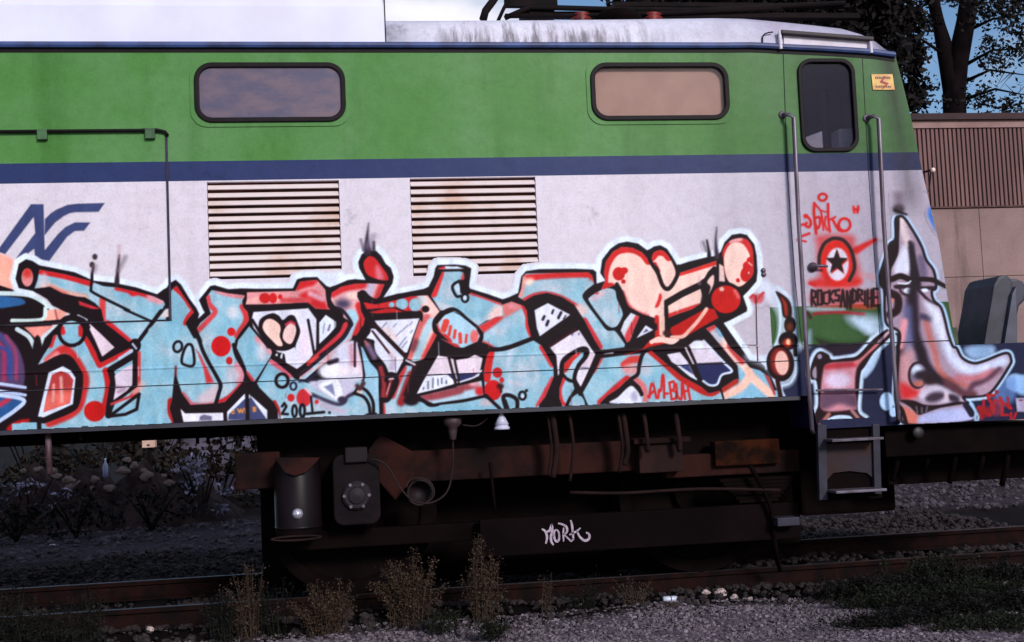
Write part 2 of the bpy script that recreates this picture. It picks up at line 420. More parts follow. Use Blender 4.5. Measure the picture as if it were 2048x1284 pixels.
    line('J 1370,400 1355,250 1365,80', (9, 3), (60, 44, 58), 2.6)
    # ---- first letter
    CUR[0] = 2
    m = fill(ell('A 292,935', 62, 97), (226, 140, 140), 1.2); fill(ell('A 292,880', 50, 60), (206, 54, 48), 7, clip=m)
    m = fill('P 79,539 131,549 180,562 206,572 234,575 271,583 308,593 320,599 327,602 330,609 323,621 308,640 300,646 278,678 257,683 215,650 204,640 '
             '202,618 190,606 170,594 155,593 125,586 100,573 85,575 69,577 75,560', BLU, smooth=0)
    line('P 79,542 131,552 180,566', 10, RED, 2, clip=m); line('P 234,576 271,584 300,592', 8, RED, 3, clip=m); fill('A 1360,1080 1490,1100 1420,1140', RED, 3, clip=m)
    line('P 85,578 100,574 125,586 170,596', 14, (235, 170, 150), 6, clip=m); line('P 98,578 115,584 130,590', 9, (205, 90, 80), 5, clip=m)
    line('P 215,648 257,684', 15, RED, 3, clip=m); line('P 205,600 205,640', 9, (214, 60, 60), 3, clip=m); line('P 300,595 320,602', 14, (225, 150, 160), 5, clip=m)
    fill('P 88,545 74,575 100,570', (214, 196, 200), 6, .7, clip=m)
    fill('A 840,1185 1060,1265 1070,1300 850,1230', (196, 44, 56), 1.2, smooth=0)
    line('A 985,950 975,1050 1010,1105 1380,1290', 5.5, BLK); line('B 1230,-5 1490,110', 5, BLK)
    big = fill('B 375,540 440,430 500,340 530,250 600,240 850,250 900,330 1000,520 1290,350 1390,290 1640,-20 1640,1110 1000,1140 430,1165 180,1170 210,1110 480,1110 '
               '720,990 800,860 800,640 640,430 480,500', BLU, smooth=0)
    fill('B 380,545 560,380 700,370 650,430 450,540', (214, 190, 200), 6, .8, clip=big)
    line('B 525,255 495,345', 9, RED, 3, clip=big)
    line('B 480,500 620,390 700,430 800,580 840,690 815,830 780,950 690,1030 490,1115', 17, (196, 44, 44), 4, clip=big)
    line('B 480,505 560,440', 10, (228, 130, 130), 4, clip=big)
    line('B 855,280 985,540 1300,370', 10, (196, 34, 36), 1.5, smooth=0, clip=big)
    line('B 1045,600 1070,760 1035,960', 10, (186, 30, 34), 2, clip=big); line('B 1362,430 1355,760 1310,850', 9, (190, 60, 60), 2, clip=big)
    line('B 1400,740 1330,810', 10, (232, 180, 170), 6, .7, clip=big)
    line('B 400,570 640,465 760,590 790,680 760,900 690,985 430,1090', 13, BLK); fill('B 640,440 720,500 800,600 800,760 740,640 560,540', BLK, 1, smooth=0)
    fill('B 720,-10 1000,-10 1030,130 1130,200 1290,330 1150,385 930,150 850,110 740,60', BLK, 1, smooth=0)
    line('B 880,150 940,330 1000,490 1310,335', 9.5, BLK, smooth=0)
    line('B 1320,450 1090,590 1120,700 1080,950 1070,1040', 13, BLK, smooth=0); line('B 1335,430 1330,745 1110,915 1080,1000', 10.5, BLK, smooth=0)
    line('B 1100,930 1250,870 1370,830', 5, (190, 60, 64), 1.5)
    line('B 1375,830 1350,980 1240,1030 1080,1050 1200,960 1375,830', 6.5, BLK, smooth=0)
    fill('B 480,620 620,555 700,600 745,670 720,930 430,1060 375,1050 420,870', (214, 226, 244), smooth=0)
    m = fill('B 512,640 600,600 680,630 725,690 690,920 430,1010 455,870', (176, 56, 56), 1.2, smooth=0); fill('B 430,1020 460,830 720,800 690,940', (228, 104, 92), 12, clip=m)
    line('B 530,740 525,900', (5, 9), (226, 156, 150), 3, clip=m); line('B 602,670 612,900', (6, 10), (226, 160, 152), 3, clip=m)
    fill('B 885,135 1000,240 1130,370 1010,460 935,290 880,180', (228, 206, 218), smooth=0); fill('B 1310,530 1200,590 1132,650 1145,760 1120,890 1250,800 1305,740', (222, 206, 222), smooth=0)
    line('B 1150,760 1230,775 1170,810', 7, (150, 120, 140), 3, .7)
    line('B 770,60 850,100', 6, (214, 220, 240))
    m = fill(ell('B 705,225', 118, 118), BLU); line('B 610,180 620,220', 8, RED, 2, clip=m); line('B 800,170 800,240', 8, RED, 2, clip=m)
    line(ell('B 710,215', 128, 135), 7.5, BLK, closed=True); line('B 600,120 660,75 740,70 830,110 870,170', 9, BLK)
    line('B 1590,10 1360,320', 8, BLK); fill(ell('B 1335,350', 58, 68), BLK); line('B 1310,335 1345,380', 4, (176, 186, 206)); line('B 1180,480 1300,400', 6, (190, 204, 226))
    fill(ell('B 935,1000', 106, 102), (190, 22, 22))
    line('B 380,1110 385,1250', 7, BLK); line('B 400,1100 400,1250', 4, BLK)
    # ---- second letter
    CUR[0] = 3
    fill('C 212,500 236,490 240,600 120,610', (226, 208, 206), smooth=0)
    m = fill('C 290,240 340,200 500,440 530,490 560,540 500,610 450,680 540,840 650,1030 -20,1030 -20,760 60,690 240,640 264,600 264,280', BLU, smooth=0)
    line('C 310,220 420,320 510,450 550,520 480,620 455,680', 7.5, RED, 1.5, clip=m)
    m = fill('D -20,-20 590,-20 700,190 870,500 880,640 820,810 520,830 410,680 350,500 320,370 300,560 280,760 250,880 300,1060 -20,1090', BLU, smooth=0)
    line('D 265,780 265,930 330,1070', 9, DRED, 2, clip=m); fill('D 590,120 650,200 820,545 720,555 680,350', (204, 50, 56), 3, clip=m, smooth=0)
    fill('D 600,800 640,700 860,560 880,700 820,830', (222, 190, 196), 9, .8, clip=m); line('D 420,690 560,830 850,820', 6, (200, 80, 90), 4, clip=m)
    line('D 330,340 330,460', (4, 10), (120, 30, 36), 3)
    m = fill('C 790,255 1000,300 1180,320 1212,330 1180,400 1190,470 1250,540 1268,640 1230,700 1150,800 1090,900 1070,1024 D 1070,80 1100,200 1180,310 1210,430 1190,530 1100,640 '
             '960,790 870,810 920,620 900,540 830,430 700,200 C 600,860 580,780 640,680 780,560 740,440 720,350', BLU, smooth=0)
    line('C 735,340 760,440 835,530 760,630 610,780', 7.5, (206, 66, 72), 2.5, clip=m); line('C 1190,470 1235,580 1225,680 1120,840', 10, (204, 50, 54), 2.5, clip=m)
    line('C 870,265 1000,305 1200,340', 8, (224, 130, 136), 4, clip=m); fill(ell('C 1060,540', 70, 80), (224, 214, 222), 8, .8, clip=m)
    line('D 1120,330 1180,450 1150,540', 15, (218, 110, 124), 5, .8, clip=m); line('D 880,800 1020,720 1180,560', 6, RED, 2, clip=m); fill(ell('D 1060,440', 90, 110), (226, 196, 204), 9, .6, clip=m)
    fill(ell('C 910,975', 125, 132), (200, 20, 24)); fill(ell('C 1040,790', 52, 54), (200, 24, 28)); fill(ell('D 1015,265', 42, 50), (196, 26, 30))
    line(ell('D 355,85', 54, 68, rot=15), 5, BLK, closed=True); line('D 490,55 545,95 560,320 430,312 405,250 440,120', 5.5, BLK, closed=True)
    line('C 560,720 640,900 D 640,30 700,190 860,480 905,580 880,680 830,850', 7.5, BLK); line('D 1070,60 1110,210 1210,380 1240,520', 7.5, BLK)
    m = fill('C 1240,285 1860,268 1920,150 2060,133 E 200,700 300,820 322,1010 350,1045 180,1035 100,965 0,960 C 2048,412 1500,440 1225,440 1240,380', PNK, smooth=0)
    fill('C 1860,260 1930,140 2100,130 E 210,700 160,760 60,790', RED, 4, clip=m); fill('E 0,870 180,830 330,1040 180,1035 60,950', (200, 34, 38), 6, clip=m); line('E 120,860 260,920', 8, (220, 160, 175), 5, clip=m)
    line('C 1240,410 1600,360 1800,420', 9, (240, 180, 168), 5, .8, clip=m); line('C 1700,390 2040,390', 8, (206, 70, 76), 4, clip=m)
    fill(ell('C 1470,360', 72, 66), (204, 30, 32)); fill(ell('C 1575,360', 52, 66), (204, 30, 32)); fill(ell('C 1665,343', 30, 32), (204, 30, 32))
    fill('P 507,624 613,617 616,616 634,640 633,696 627,708 618,720 594,738 572,725 569,708 556,704 535,690 507,655 503,640', (224, 224, 240), smooth=0)
    line('G 95,0 165,390', 5.5, BLK); line('G 205,-10 200,330', 4.5, BLK); fill('G 0,100 80,120 120,340 0,480', (232, 206, 222), 8, .6)
    fill('G 225,30 300,-60 420,20 420,80 330,180 225,280', (222, 230, 244), smooth=0); line('G 285,40 270,150', 2, (130, 130, 160)); line('G 350,60 330,120', 4, (120, 100, 130), 1.5)
    fill('C 1390,740 1420,620 1560,553 1650,585 1700,640 1780,580 1850,590 1900,700 1922,800 1870,950 1860,1024 D 1855,90 1750,135 1600,130 1500,60 C 1440,880', BLK)
    fill('C 1440,720 1480,640 1560,628 1650,690 1672,760 1660,850 1700,960 1640,972 1560,900 1470,800', PEA); fill('C 1700,870 1720,760 1790,680 1850,700 1870,790 1820,930 1760,940', (244, 204, 198))
    line('C 1740,700 1800,665 1850,690', 5, (196, 50, 76), 2); fill('D 1600,195 1630,165 1635,210', HAL, .8, smooth=0); fill('D 1680,175 1700,175 1690,245 1665,225', HAL, .8, smooth=0)
    line('C 1310,640 1440,850 1560,1024', 6, BLK)
    m = fill('C 1270,720 1330,790 1500,1000 D 1545,120 1560,160 1540,220 1380,470 1330,540 1290,510 1240,430 1230,360 1170,220 1110,100 1130,0 C 1170,850', BLU, smooth=0)
    line('C 1380,880 1500,1010 D 1540,150', 9, (226, 140, 150), 4, clip=m); fill(ell('D 1440,150', 70, 120), (214, 206, 216), 9, .8, clip=m); line('D 1230,430 1300,520', 8, RED, 3, clip=m)
    # lower field
    m = fill('D 1370,550 1540,240 1620,290 1800,440 1850,500 2048,560 G 200,700 640,660 760,740 930,1080 0,1150 D 1660,1010 1640,900 1590,800 1400,610', BLU, smooth=0)
    line('D 1560,270 1700,370 1800,450', 9, (214, 90, 110), 4, clip=m); line('D 1590,800 1635,900 1640,1010', 7, DRED, 2, clip=m)
    line(ell('D 1690,520', 78, 86), 6.5, BLK, closed=True); line(ell('D 1835,590', 38, 48), 4.5, (40, 34, 60), closed=True)
    fill(ell('D 1805,738', 46, 50), (204, 32, 36)); fill(ell('D 1970,740', 95, 115), (196, 40, 50), 2)
    fill('D 390,880 450,940 940,930 950,1030 430,1050', (236, 234, 246), smooth=0); fill('D 640,975 690,955 790,975 790,1030 630,1030', (112, 108, 136), 1.5, smooth=0)
    fill('D 985,920 1210,690 1250,678 1500,900 1500,1010 980,1032', (224, 230, 246), smooth=0); fill('D 1008,952 1205,760 1300,740 1485,1000 1485,1022 998,1022', (62, 68, 108), 1.2, smooth=0)
    OR = (222, 140, 60)
    line('D 1080,905 1050,915 1055,940 1080,935', 2.6, OR); line('D 1120,880 1145,930 1160,885 1180,930 1200,875', 2.6, OR, smooth=0); line('D 1218,880 1222,935', 2.6, OR); line('D 1320,860 1325,915 1355,905 1330,885 1355,870 1320,860', 2.6, OR, smooth=0)
    line('D 1240,680 1250,1040', 8, BLK, smooth=0); line('D 960,900 965,1040', 8, BLK)
    line('D 1690,850 1720,808 1745,850 1690,945 1765,950', 5, BLK, 1, smooth=0); line(ell('D 1850,910', 28, 75), 5, BLK, closed=True); line(ell('D 1950,905', 30, 80), 5.5, BLK, closed=True)
    line('G 128,890 145,1065', 4.5, BLK); line('G 80,1095 280,1075', 5.5, BLK); fill(ell('G 345,1080', 18, 18), BLK)
    # ---- third letter
    CUR[0] = 4
    m = fill('E 745,490 800,425 870,440 950,540 1025,650 1020,705 900,690 790,640 750,560', (206, 36, 38)); fill('E 880,560 920,540 980,680 900,690', (218, 130, 150), 6, .8, clip=m)
    m = fill('E 370,850 480,780 640,745 800,740 985,750 930,890 880,930 790,880 730,835 680,845 665,890 700,960 710,1060 755,1150 740,1230 G 720,80 650,190 600,230 500,330 400,430 '
             '260,520 60,690 -10,690 20,600 200,480 400,330 540,200 590,100 600,20 E 560,1170 500,1130 480,1060 400,1000 360,930', (224, 168, 172), smooth=0)
    line('E 385,860 500,800 650,770 800,750', 15, (206, 42, 46), 4, clip=m); line('E 960,760 900,920', 14, (204, 48, 52), 5, clip=m); line('E 830,740 800,860', 14, (190, 180, 205), 6, clip=m)
    fill(ell('E 500,980', 80, 55), (60, 54, 84), 9, .95, clip=m); fill(ell('E 610,880', 60, 40), (246, 214, 200), 6, clip=m)
    fill('E 520,1100 590,1040 680,1100 690,1284 G 640,160 450,310 250,480 90,680 0,690 200,470 420,300 560,160 600,50 E 590,1180', (164, 206, 224), 3, clip=m)
    line('E 690,1000 730,1150 G 700,60 650,190', 11, (206, 40, 44), 3, clip=m)
    fill('G 540,10 570,60 500,190 380,310 200,460 60,560 0,600 0,560 90,500 220,380 420,190 470,50', BLK, 1); fill('G 540,20 558,60 500,170 380,285 200,420 110,490 120,460 280,310 460,140 500,50', (206, 52, 62), 2)
    line('G 200,430 100,510', 9, (206, 60, 60), 3); line('G 130,560 20,640', 8, (226, 150, 160), 3)
    line('E 400,1020 500,1060 G 600,30 580,90 500,220 330,370 130,540 0,640', 6.5, (34, 24, 40), 1.2); line('E 450,1060 490,1100 480,1140 440,1120 450,1070', 5, BLK)
    line('G 640,200 540,310 400,450 250,590 100,690', 6, (30, 26, 52), 1.4)
    line('E 320,800 340,950 400,1040', 9, BLK)
    m = fill('E 740,960 880,985 1100,940 1300,890 1490,880 1640,1080 1580,1130 1440,1110 1420,1062 1230,1062 1130,1018 1050,1022 780,1042', (210, 40, 44), smooth=0)
    fill('E 1400,880 1500,880 1650,1080 1560,1130 1440,1110', (242, 200, 192), 6, clip=m); fill(ell('E 1070,990', 34, 30), BLU, clip=m); fill(ell('E 1190,980', 72, 64), BLU, clip=m); fill(ell('E 1345,990', 72, 78), BLU, clip=m); line('E 1400,890 1440,940', 9, (200, 210, 216), 5, clip=m)
    fill('E 800,1078 1000,1032 1100,1032 1210,1072 900,1092', (190, 32, 36), smooth=0); fill(ell('E 1465,1040', 46, 40), BLK)
    line('E 690,860 740,840 800,900 880,940 960,930 1150,880', 7.5, BLK)
    fill('G 870,8 1395,-20 1250,380 1220,380 900,50', (224, 226, 240), smooth=0); fill('G 960,90 1060,120 1140,220 1080,220', (244, 214, 208), 7, .9)
    for a in ('1010,30 960,90', '1130,40 1090,80', '1120,190 1180,130', '1190,130 1260,60', '1280,60 1310,20', '1160,300 1240,200', '1190,320 1250,250', '1050,180 1040,190', '1310,120 1290,150'):
        line('G ' + a, 2, (110, 106, 140), 1.2, .85)
    fill('G 830,100 880,105 1210,440 1200,480 1130,620 1020,605 920,450 850,330 760,225 820,150', (222, 226, 242), smooth=0); fill('G 1030,330 1110,420 1190,480 1060,420', (244, 220, 214), 6)
    line('G 845,130 1040,385', 4.5, (60, 22, 28), 1); line('G 1050,400 1085,460 1080,560', (6, 12), (176, 156, 176), 5, .8)
    line('G 850,40 1230,420', 7.5, (36, 14, 18), 1)
    m = fill('E 1440,1100 1600,1085 1565,1180 1560,1284 G 1595,180 1520,320 1440,460 1330,485 1255,450 1280,380 1330,200 1400,0 E 1430,1200', (238, 196, 190), smooth=0)
    line('E 1480,1140 G 1400,60 1330,250 1270,430', 12, (206, 96, 96), 5, clip=m); line('G 1530,20 1450,200 1350,480', 11, (168, 204, 216), 3, clip=m); line('G 1580,190 1460,440', 11, (206, 60, 58), 4, clip=m); line('G 1350,260 1320,330', 14, (100, 50, 60), 5, .7, clip=m)
    m = fill('G 1235,530 1315,540 1300,620 1270,760 1210,900 1420,960 1540,1010 1880,960 I 0,970 300,915 560,865 690,920 770,1010 0,1050 G 1500,1080 940,1110 960,980 1060,880 1130,680', BLU, smooth=0)
    line('G 1215,560 1130,760 1080,890', 8, (200, 50, 54), 2.5, clip=m); line('G 1300,640 1180,960', 12, (150, 36, 42), 4, clip=m); line('G 960,950 970,1090', 7, (190, 40, 44), 2, clip=m)
    fill(ell('I 600,930', 90, 40), (226, 196, 200), 7, .8, clip=m); fill(ell('G 1300,940', 90, 60), BLK, 4)
    fill('G 1250,470 1380,510 1320,640 1240,900 1200,880 1290,640 1310,540', (46, 16, 22), 2, smooth=0); line('G 1240,470 1340,520', 4, (200, 190, 200)); line('G 1400,900 1500,990 1600,990 I 0,940 300,905 570,845', 6.5, BLK)
    # centre of the third letter
    fill('G 440,330 600,240 690,310 750,650 640,720 400,690 250,640 330,500', (206, 206, 224), 3); line('G 600,300 610,520', 8, (214, 130, 150), 5, .8); line('G 690,380 720,620', 7, (226, 190, 200), 4)
    fill(ell('G 370,590', 150, 95), (246, 246, 252), 8); fill(ell('G 560,590', 130, 60), (240, 226, 236), 8, .9)  # white blobs paint the flash glare into the letter
    line('G 660,540 740,650', 7, (236, 216, 228), 4)
    line('G 640,220 640,540', 4.5, (40, 16, 28), 1.2); line('G 690,290 740,520 755,740', 6, (34, 18, 30), 1.2); line('G 340,500 430,470', 9, (40, 26, 40), 3)
    fill('G 710,305 765,350 920,560 935,1065 880,1072 860,950 800,840 735,760 765,650', (150, 200, 222), smooth=0)
    line('G 640,210 760,240 840,260', 11, BLK); line('G 750,300 830,470 930,600 940,800 950,1090', 8, BLK, 1.2); line('G 840,270 870,400 980,540 1020,700 990,920', 8, BLK, 1.2)
    line('G 790,290 870,430', 11, (112, 92, 122), 4); line('G 940,560 980,720 970,890', 9, (150, 44, 50), 2.5); line('G 760,250 790,290', 5, (170, 100, 110), 2)
    line('G 1010,700 1070,635 1130,700 1090,820 1020,930 950,930', 10, BLK, 1.4); line('G 1065,690 1040,780 1010,890', 6, (140, 40, 44), 2); line('G 1050,740 1010,870', 1.6, (226, 200, 206)); line('G 1040,690 1090,685', 3, (210, 196, 210))
    fill('G 100,730 330,690 560,690 660,760 600,860 520,920 440,945 300,880', (196, 192, 214), 4)
    fill('G 210,765 340,700 440,698 500,860 445,940 310,860', (240, 242, 250), 3); fill('G 275,780 380,740 410,890 350,840', (128, 134, 170), 2, smooth=0)  # white hole of the letter, flash glare kept in its colour
    line('G -10,720 120,700 200,700', 5, (50, 44, 80), 2, .8); line('G 140,870 300,940 440,985 520,960 550,900 620,860', 7, (54, 40, 66), 3)
    fill(ell('G 490,930', 50, 40), (50, 40, 64), 3); line('G 200,960 330,1020 500,1070', 12, (214, 170, 190), 8, .7)
    line('G 640,850 690,790 780,830 850,950 860,1090', 6.5, BLK); line('G 630,855 740,895 800,980 820,1090', 6.5, BLK); fill('G 660,830 720,810 720,860', (236, 206, 190), 2); line('G 670,770 700,800 740,740', 9, (70, 40, 46), 3)
    fill(ell('G 195,955', 24, 24), (206, 40, 44)); line('G 60,800 130,870', 4, (226, 190, 200), 2)
    # ---- fourth letter
    CUR[0] = 5
    m = fill('E 1660,605 1868,600 H 300,290 312,350 290,420 360,490 380,540 780,680 830,760 820,850 600,900 490,970 350,880 240,770 150,745 30,800 E 1740,1030 1650,1075 1530,885', BLU, smooth=0)
    line('E 1640,620 1560,860', 11, (212, 44, 46), 2, clip=m); line('H 325,290 290,400', 7, (214, 60, 64), 2, clip=m); line('H 380,540 600,610 800,690', 6.5, (206, 50, 56), 2.5, clip=m)
    fill('H 700,720 830,740 830,860 600,900', (240, 206, 200), 8, clip=m); fill('E 1600,950 1800,1030 1660,1080', (226, 214, 220), 7, .7, clip=m)
    fill('E 1610,565 1700,538 1868,545 H 200,205 310,240 0,246 E 1640,572', (206, 220, 232), smooth=0); fill('E 1612,565 1690,540 1700,565 1640,575', RED, 1.2, smooth=0)
    line('H 250,395 180,435 160,490 210,590 265,590', 5.5, BLK); fill('H 240,430 300,380 380,480 380,560 270,560', BLK); line(ell('H 320,615', 42, 50), 4.5, BLK, closed=True); fill('H 190,470 245,440 255,560 220,560', (190, 214, 230)); fill(ell('H 320,612', 18, 28), (210, 224, 236))
    m = fill('H 490,975 700,860 800,840 800,700 930,655 1060,695 1110,780 1125,950 1165,1110 900,1210 760,1245 680,1240 600,1200 540,1180 560,1060', BLU, smooth=0)
    fill('H 490,980 720,845 820,850 800,890 555,1065', (206, 50, 52), 4, clip=m, smooth=0); fill('H 790,690 930,650 1070,690 1050,740 830,870', (222, 116, 112), 4, clip=m, smooth=0); fill(ell('H 930,720', 60, 30), (232, 150, 160), 6, clip=m)
    line('H 1080,715 1130,850 1135,980 1190,1120', 9, (206, 36, 38), 2, clip=m); line('H 560,1200 660,1250', 8, (214, 60, 60), 3, clip=m); fill(ell('H 860,950', 90, 60), (190, 206, 226), 9, .6, clip=m)
    line('H 940,640 1080,690', 8, BLK)
    line('H 30,800 150,755 240,790 350,890 470,990 530,1090 520,1160 460,1210', 7, BLK); line('E 1650,1075 1570,1180 1570,1284 G 1600,150', 7, BLK)
    m = fill('E 1690,1110 1800,1065 1868,1090 H 160,790 250,830 350,910 460,1000 510,1100 480,1170 300,1250 200,1240 0,1130 G 1750,260 1620,130 1590,40 E 1590,1230', (168, 208, 228), smooth=0)
    line('E 1600,1190 G 1610,120 1740,250 I 60,170 210,220', 9, (206, 40, 40), 2, clip=m); fill(ell('H 440,1110', 52, 85), (228, 106, 104), 3, clip=m); line('E 1660,1150 1640,1220 G 1680,130', 7, (200, 214, 228), 3, clip=m)
    for a, w in (('E 1710,1190 G 1680,100', 9), ('H 70,910 50,1030', 6.5), ('H 135,980 115,1090', 4.5), ('H 195,1030 182,1120', 4.5), ('H 255,1075 262,1180', 5.5), ('H 340,1090 330,1180', 4)): line(a, w, (222, 66, 56), 1.2, clip=m)
    m = fill('I 640,270 760,268 900,235 1190,130 1300,200 1450,470 1455,600 1350,850 1240,990 1000,1010 790,1015 590,850 570,700 560,540 600,330', BLU, smooth=0)
    line('I 650,280 620,450 600,620', 15, (202, 32, 32), 2, clip=m); line('I 920,240 860,460', 8, (206, 206, 222), 6, .7, clip=m); line('I 1170,350 1240,580 1180,680', 8, (206, 206, 220), 7, .6, clip=m); line('I 900,670 1050,700', 9, (214, 204, 216), 7, .7, clip=m)
    line('I 1310,220 1440,440', 9, (206, 44, 46), 2, clip=m); line('I 1450,640 1270,970', 10, (204, 50, 62), 3, clip=m)
    fill(ell('I 680,770', 112, 130), (198, 22, 26), 1.2); fill(ell('I 735,545', 62, 66), (196, 22, 26)); fill(ell('I 790,640', 30, 38), (206, 40, 42)); fill(ell('I 770,720', 44, 36), (60, 16, 20), 3); line('I 780,740 780,790', 5, (60, 20, 26), 2)
    line('I 850,1030 810,860 880,835 960,870 990,920 985,1030', 8, BLK); line('I 830,900 870,1010', 7, BLK); line(ell('I 1055,840', 42, 50), 5, BLK, closed=True); fill(ell('I 1060,848', 14, 22), (220, 226, 236)); fill(ell('I 1107,775', 20, 20), BLK)
    line('I 600,250 760,250 900,220 1190,110', 8, BLK); line('I 590,840 770,1010', 7, BLK)
    m = fill('G 1610,415 I 110,350 200,385 360,362 445,318 545,360 500,590 250,668 0,745 G 1365,860 1480,640', (232, 214, 226), smooth=0)
    fill('I 90,562 490,550 430,600 250,660 180,660', NAV, 1, clip=m, smooth=0); fill('G 1365,865 1480,660 1640,640 1740,660 1800,740 1640,790', (232, 236, 246), 1.2, clip=m); line('G 1480,645 1660,635', 1.6, (60, 50, 80), .8)
    for a in ('1495,720 1495,800', '1555,680 1550,790', '1610,690 1612,760', '1655,680 1655,740', '1708,710 1708,740', '1445,790 1440,806'): line('G ' + a, 3, (70, 76, 100), 1.2, .8)
    line('I 110,340 200,690', 5.5, (40, 24, 28)); line('I 185,370 245,665', 5, (40, 24, 28)); line('I 150,380 215,620', 2, (214, 206, 216)); line('I 260,665 450,600 530,520', 3, (220, 226, 240))
    m = fill('G 1400,890 1560,850 1868,780 I 200,725 530,650 555,830 300,885 -20,930 G 1560,975 1500,950', (176, 206, 222), smooth=0)
    line('G 1400,900 1600,880 1868,815 I 200,755 440,700', 12, (150, 66, 74), 4, clip=m); fill(ell('I 510,780', 60, 60), (206, 40, 50), 4, clip=m); fill(ell('I 440,690', 60, 30), (230, 170, 180), 6, clip=m)
    # ---- fifth letter
    CUR[0] = 6
    m = fill('H 1060,340 1100,300 1900,285 1950,330 1975,450 1850,540 1830,600 2048,890 K 190,210 280,225 380,360 370,400 120,435 H 1980,1150 1850,900 1720,700 1560,600 1370,545 1200,580 1080,650 1000,600 1040,500', BLU, smooth=0)
    line('H 1090,360 1300,345 1900,315 1945,420', 10, (212, 38, 40), 2.5, clip=m); line('H 1060,380 1020,560', 16, (230, 150, 140), 5, clip=m); fill(ell('H 1150,410', 60, 50), (248, 218, 200), 6, clip=m); fill('H 1200,420 1400,370 1880,370 1980,470 1850,640 1500,560 1100,600 1060,620', BLU, 5, clip=m)
    line('H 1080,650 1200,590 1370,565 1560,620 1740,720', 8, (206, 44, 50), 2.5, clip=m); fill(ell('H 1800,770', 90, 80), (230, 196, 192), 7, .9, clip=m); line('H 1850,900 1940,1050 2048,1240', 8, (206, 44, 52), 2.5, clip=m)
    line('H 1990,450 1860,560 1870,640 2048,880 K 190,200 280,210 400,370', 7, BLK)
    fill('H 1380,680 1690,840 1640,910 1380,1080 1290,1140 1240,1000 1210,770', (224, 226, 240), smooth=0)
    for a, w in (('1450,770 1435,810', 4.5), ('1550,800 1515,870', 5.5), ('1610,840 1580,880', 2.5), ('1335,850 1315,890', 5.5), ('1385,910 1365,960', 6), ('1425,1010 1415,1030', 3.5)): line('H ' + a, w, (40, 30, 40), 1)
    fill('I 1390,200 1780,0 1930,230 2005,340 1900,520 1810,745 1750,640 1740,560 1800,460 1880,330 1900,240 1830,220 1700,280 1570,390 1530,560 1510,585 1490,330 1420,240', (230, 222, 234), smooth=0)
    fill('I 1800,430 1920,300 1990,350 1900,470', (226, 206, 218), 5); line('I 1800,480 1900,482', 1.6, (70, 64, 90)); line('I 1705,30 1690,60', 4, (110, 100, 140)); line('I 1780,40 1775,60', 3, (120, 110, 150))
    line('I 1395,215 1740,-10', 5.5, (50, 16, 22)); line('I 1290,130 1700,-160', 15, BLK)
    m = fill('I 1590,430 1740,290 1840,290 1830,340 1750,440 1720,540 1700,640 1620,600 1585,550', (150, 200, 218), smooth=0); line('I 1590,500 1660,380 1750,290', 11, (206, 44, 40), 1.5, clip=m)
    line('I 1550,610 1570,400 1720,280 1830,235 1885,260 1870,340 1780,450 1730,560 1720,680 1760,760 1810,800', 8, BLK)
    m = fill('I 1580,590 1700,680 1720,750 1640,890 1610,975 1570,970 1530,870 1530,750', BLU, smooth=0); line('I 1570,620 1520,760 1540,900 1590,980', 9, (206, 44, 48), 2, clip=m)
    fill('I 1620,965 1650,880 1765,800 1820,860 1870,960', BLU, smooth=0); line('I 1580,580 1640,640 1710,660', 6, BLK); line('I 1760,790 1680,850 1620,970', 6.5, BLK); line('I 1790,780 1870,900 1890,1080', 7.5, BLK); line('I 2030,300 1920,560 1800,810', 11, BLK)
    line('J -10,870 180,1130', 5.5, BLK)
    m = fill('K 120,520 350,490 545,470 530,560 510,690 400,755 300,850 190,920 110,1000 I 2048,960 1900,970 1850,860 1830,800 K 60,650', BLU, smooth=0)
    line('K 370,590 440,540 530,530', 15, (206, 60, 56), 3, clip=m); fill(ell('K 440,640', 90, 60), (226, 150, 150), 6, .9, clip=m); line('K 400,750 260,870 120,1000', 12, (196, 40, 44), 2.5, clip=m); line('K 120,520 40,660', 6, (206, 60, 60), 2, clip=m)
    fill('K 150,470 260,455 240,475 150,480', (226, 232, 244), smooth=0); line('K 60,450 390,425', 6, BLK); line('K 130,490 280,478 300,460', 5, BLK)
    m = fill('J 0,830 130,750 200,735 270,760 290,850 350,990 340,1060 280,1150 180,1130 0,890', BLU); fill('J 0,840 120,760 180,780 60,870', (214, 190, 200), 5, clip=m); fill(ell('J 75,790', 20, 12), (206, 60, 70), 1.5)
    m = fill('K 440,30 530,70 490,180 430,330 400,350 330,220 370,120', (206, 214, 222), smooth=0); line('K 520,80 420,260 410,330', 10, (206, 60, 66), 3, clip=m)
    m = fill('J 150,570 170,450 250,340 340,290 460,300 560,350 630,430 720,560 780,720 830,750 880,720 940,610 970,570 1360,440 1360,520 1300,560 1240,650 1180,690 1000,770 820,870 800,920 K 800,220 780,290 740,270 740,100 '
             'J 560,1010 430,940 380,870 340,760 290,690 170,740 120,750 165,650', PEA, smooth=0)
    line('J 150,680 160,560 200,440 290,335 440,310 560,360 630,440', 12, (206, 36, 36), 1.5, clip=m); line('J 970,560 1360,440', 12, (212, 44, 40), 1.5, clip=m); line('J 350,780 400,900 480,980 620,1040', 6, (206, 70, 76), 3, clip=m)
    fill('J 120,750 170,680 270,690 310,760 240,740', (200, 36, 36), 2, clip=m); line('J 290,690 340,780 380,900', 7, BLK, 1.5); fill(ell('J 310,580', 66, 72), (198, 26, 26)); fill(ell('J 370,545', 40, 36), (200, 28, 28)); fill(ell('J 360,663', 24, 24), (198, 26, 26))
    fill('J 750,790 775,830 740,930 700,940 730,860', (206, 40, 40), 2); line('K 720,80 725,290', 9, (200, 36, 34), 2)
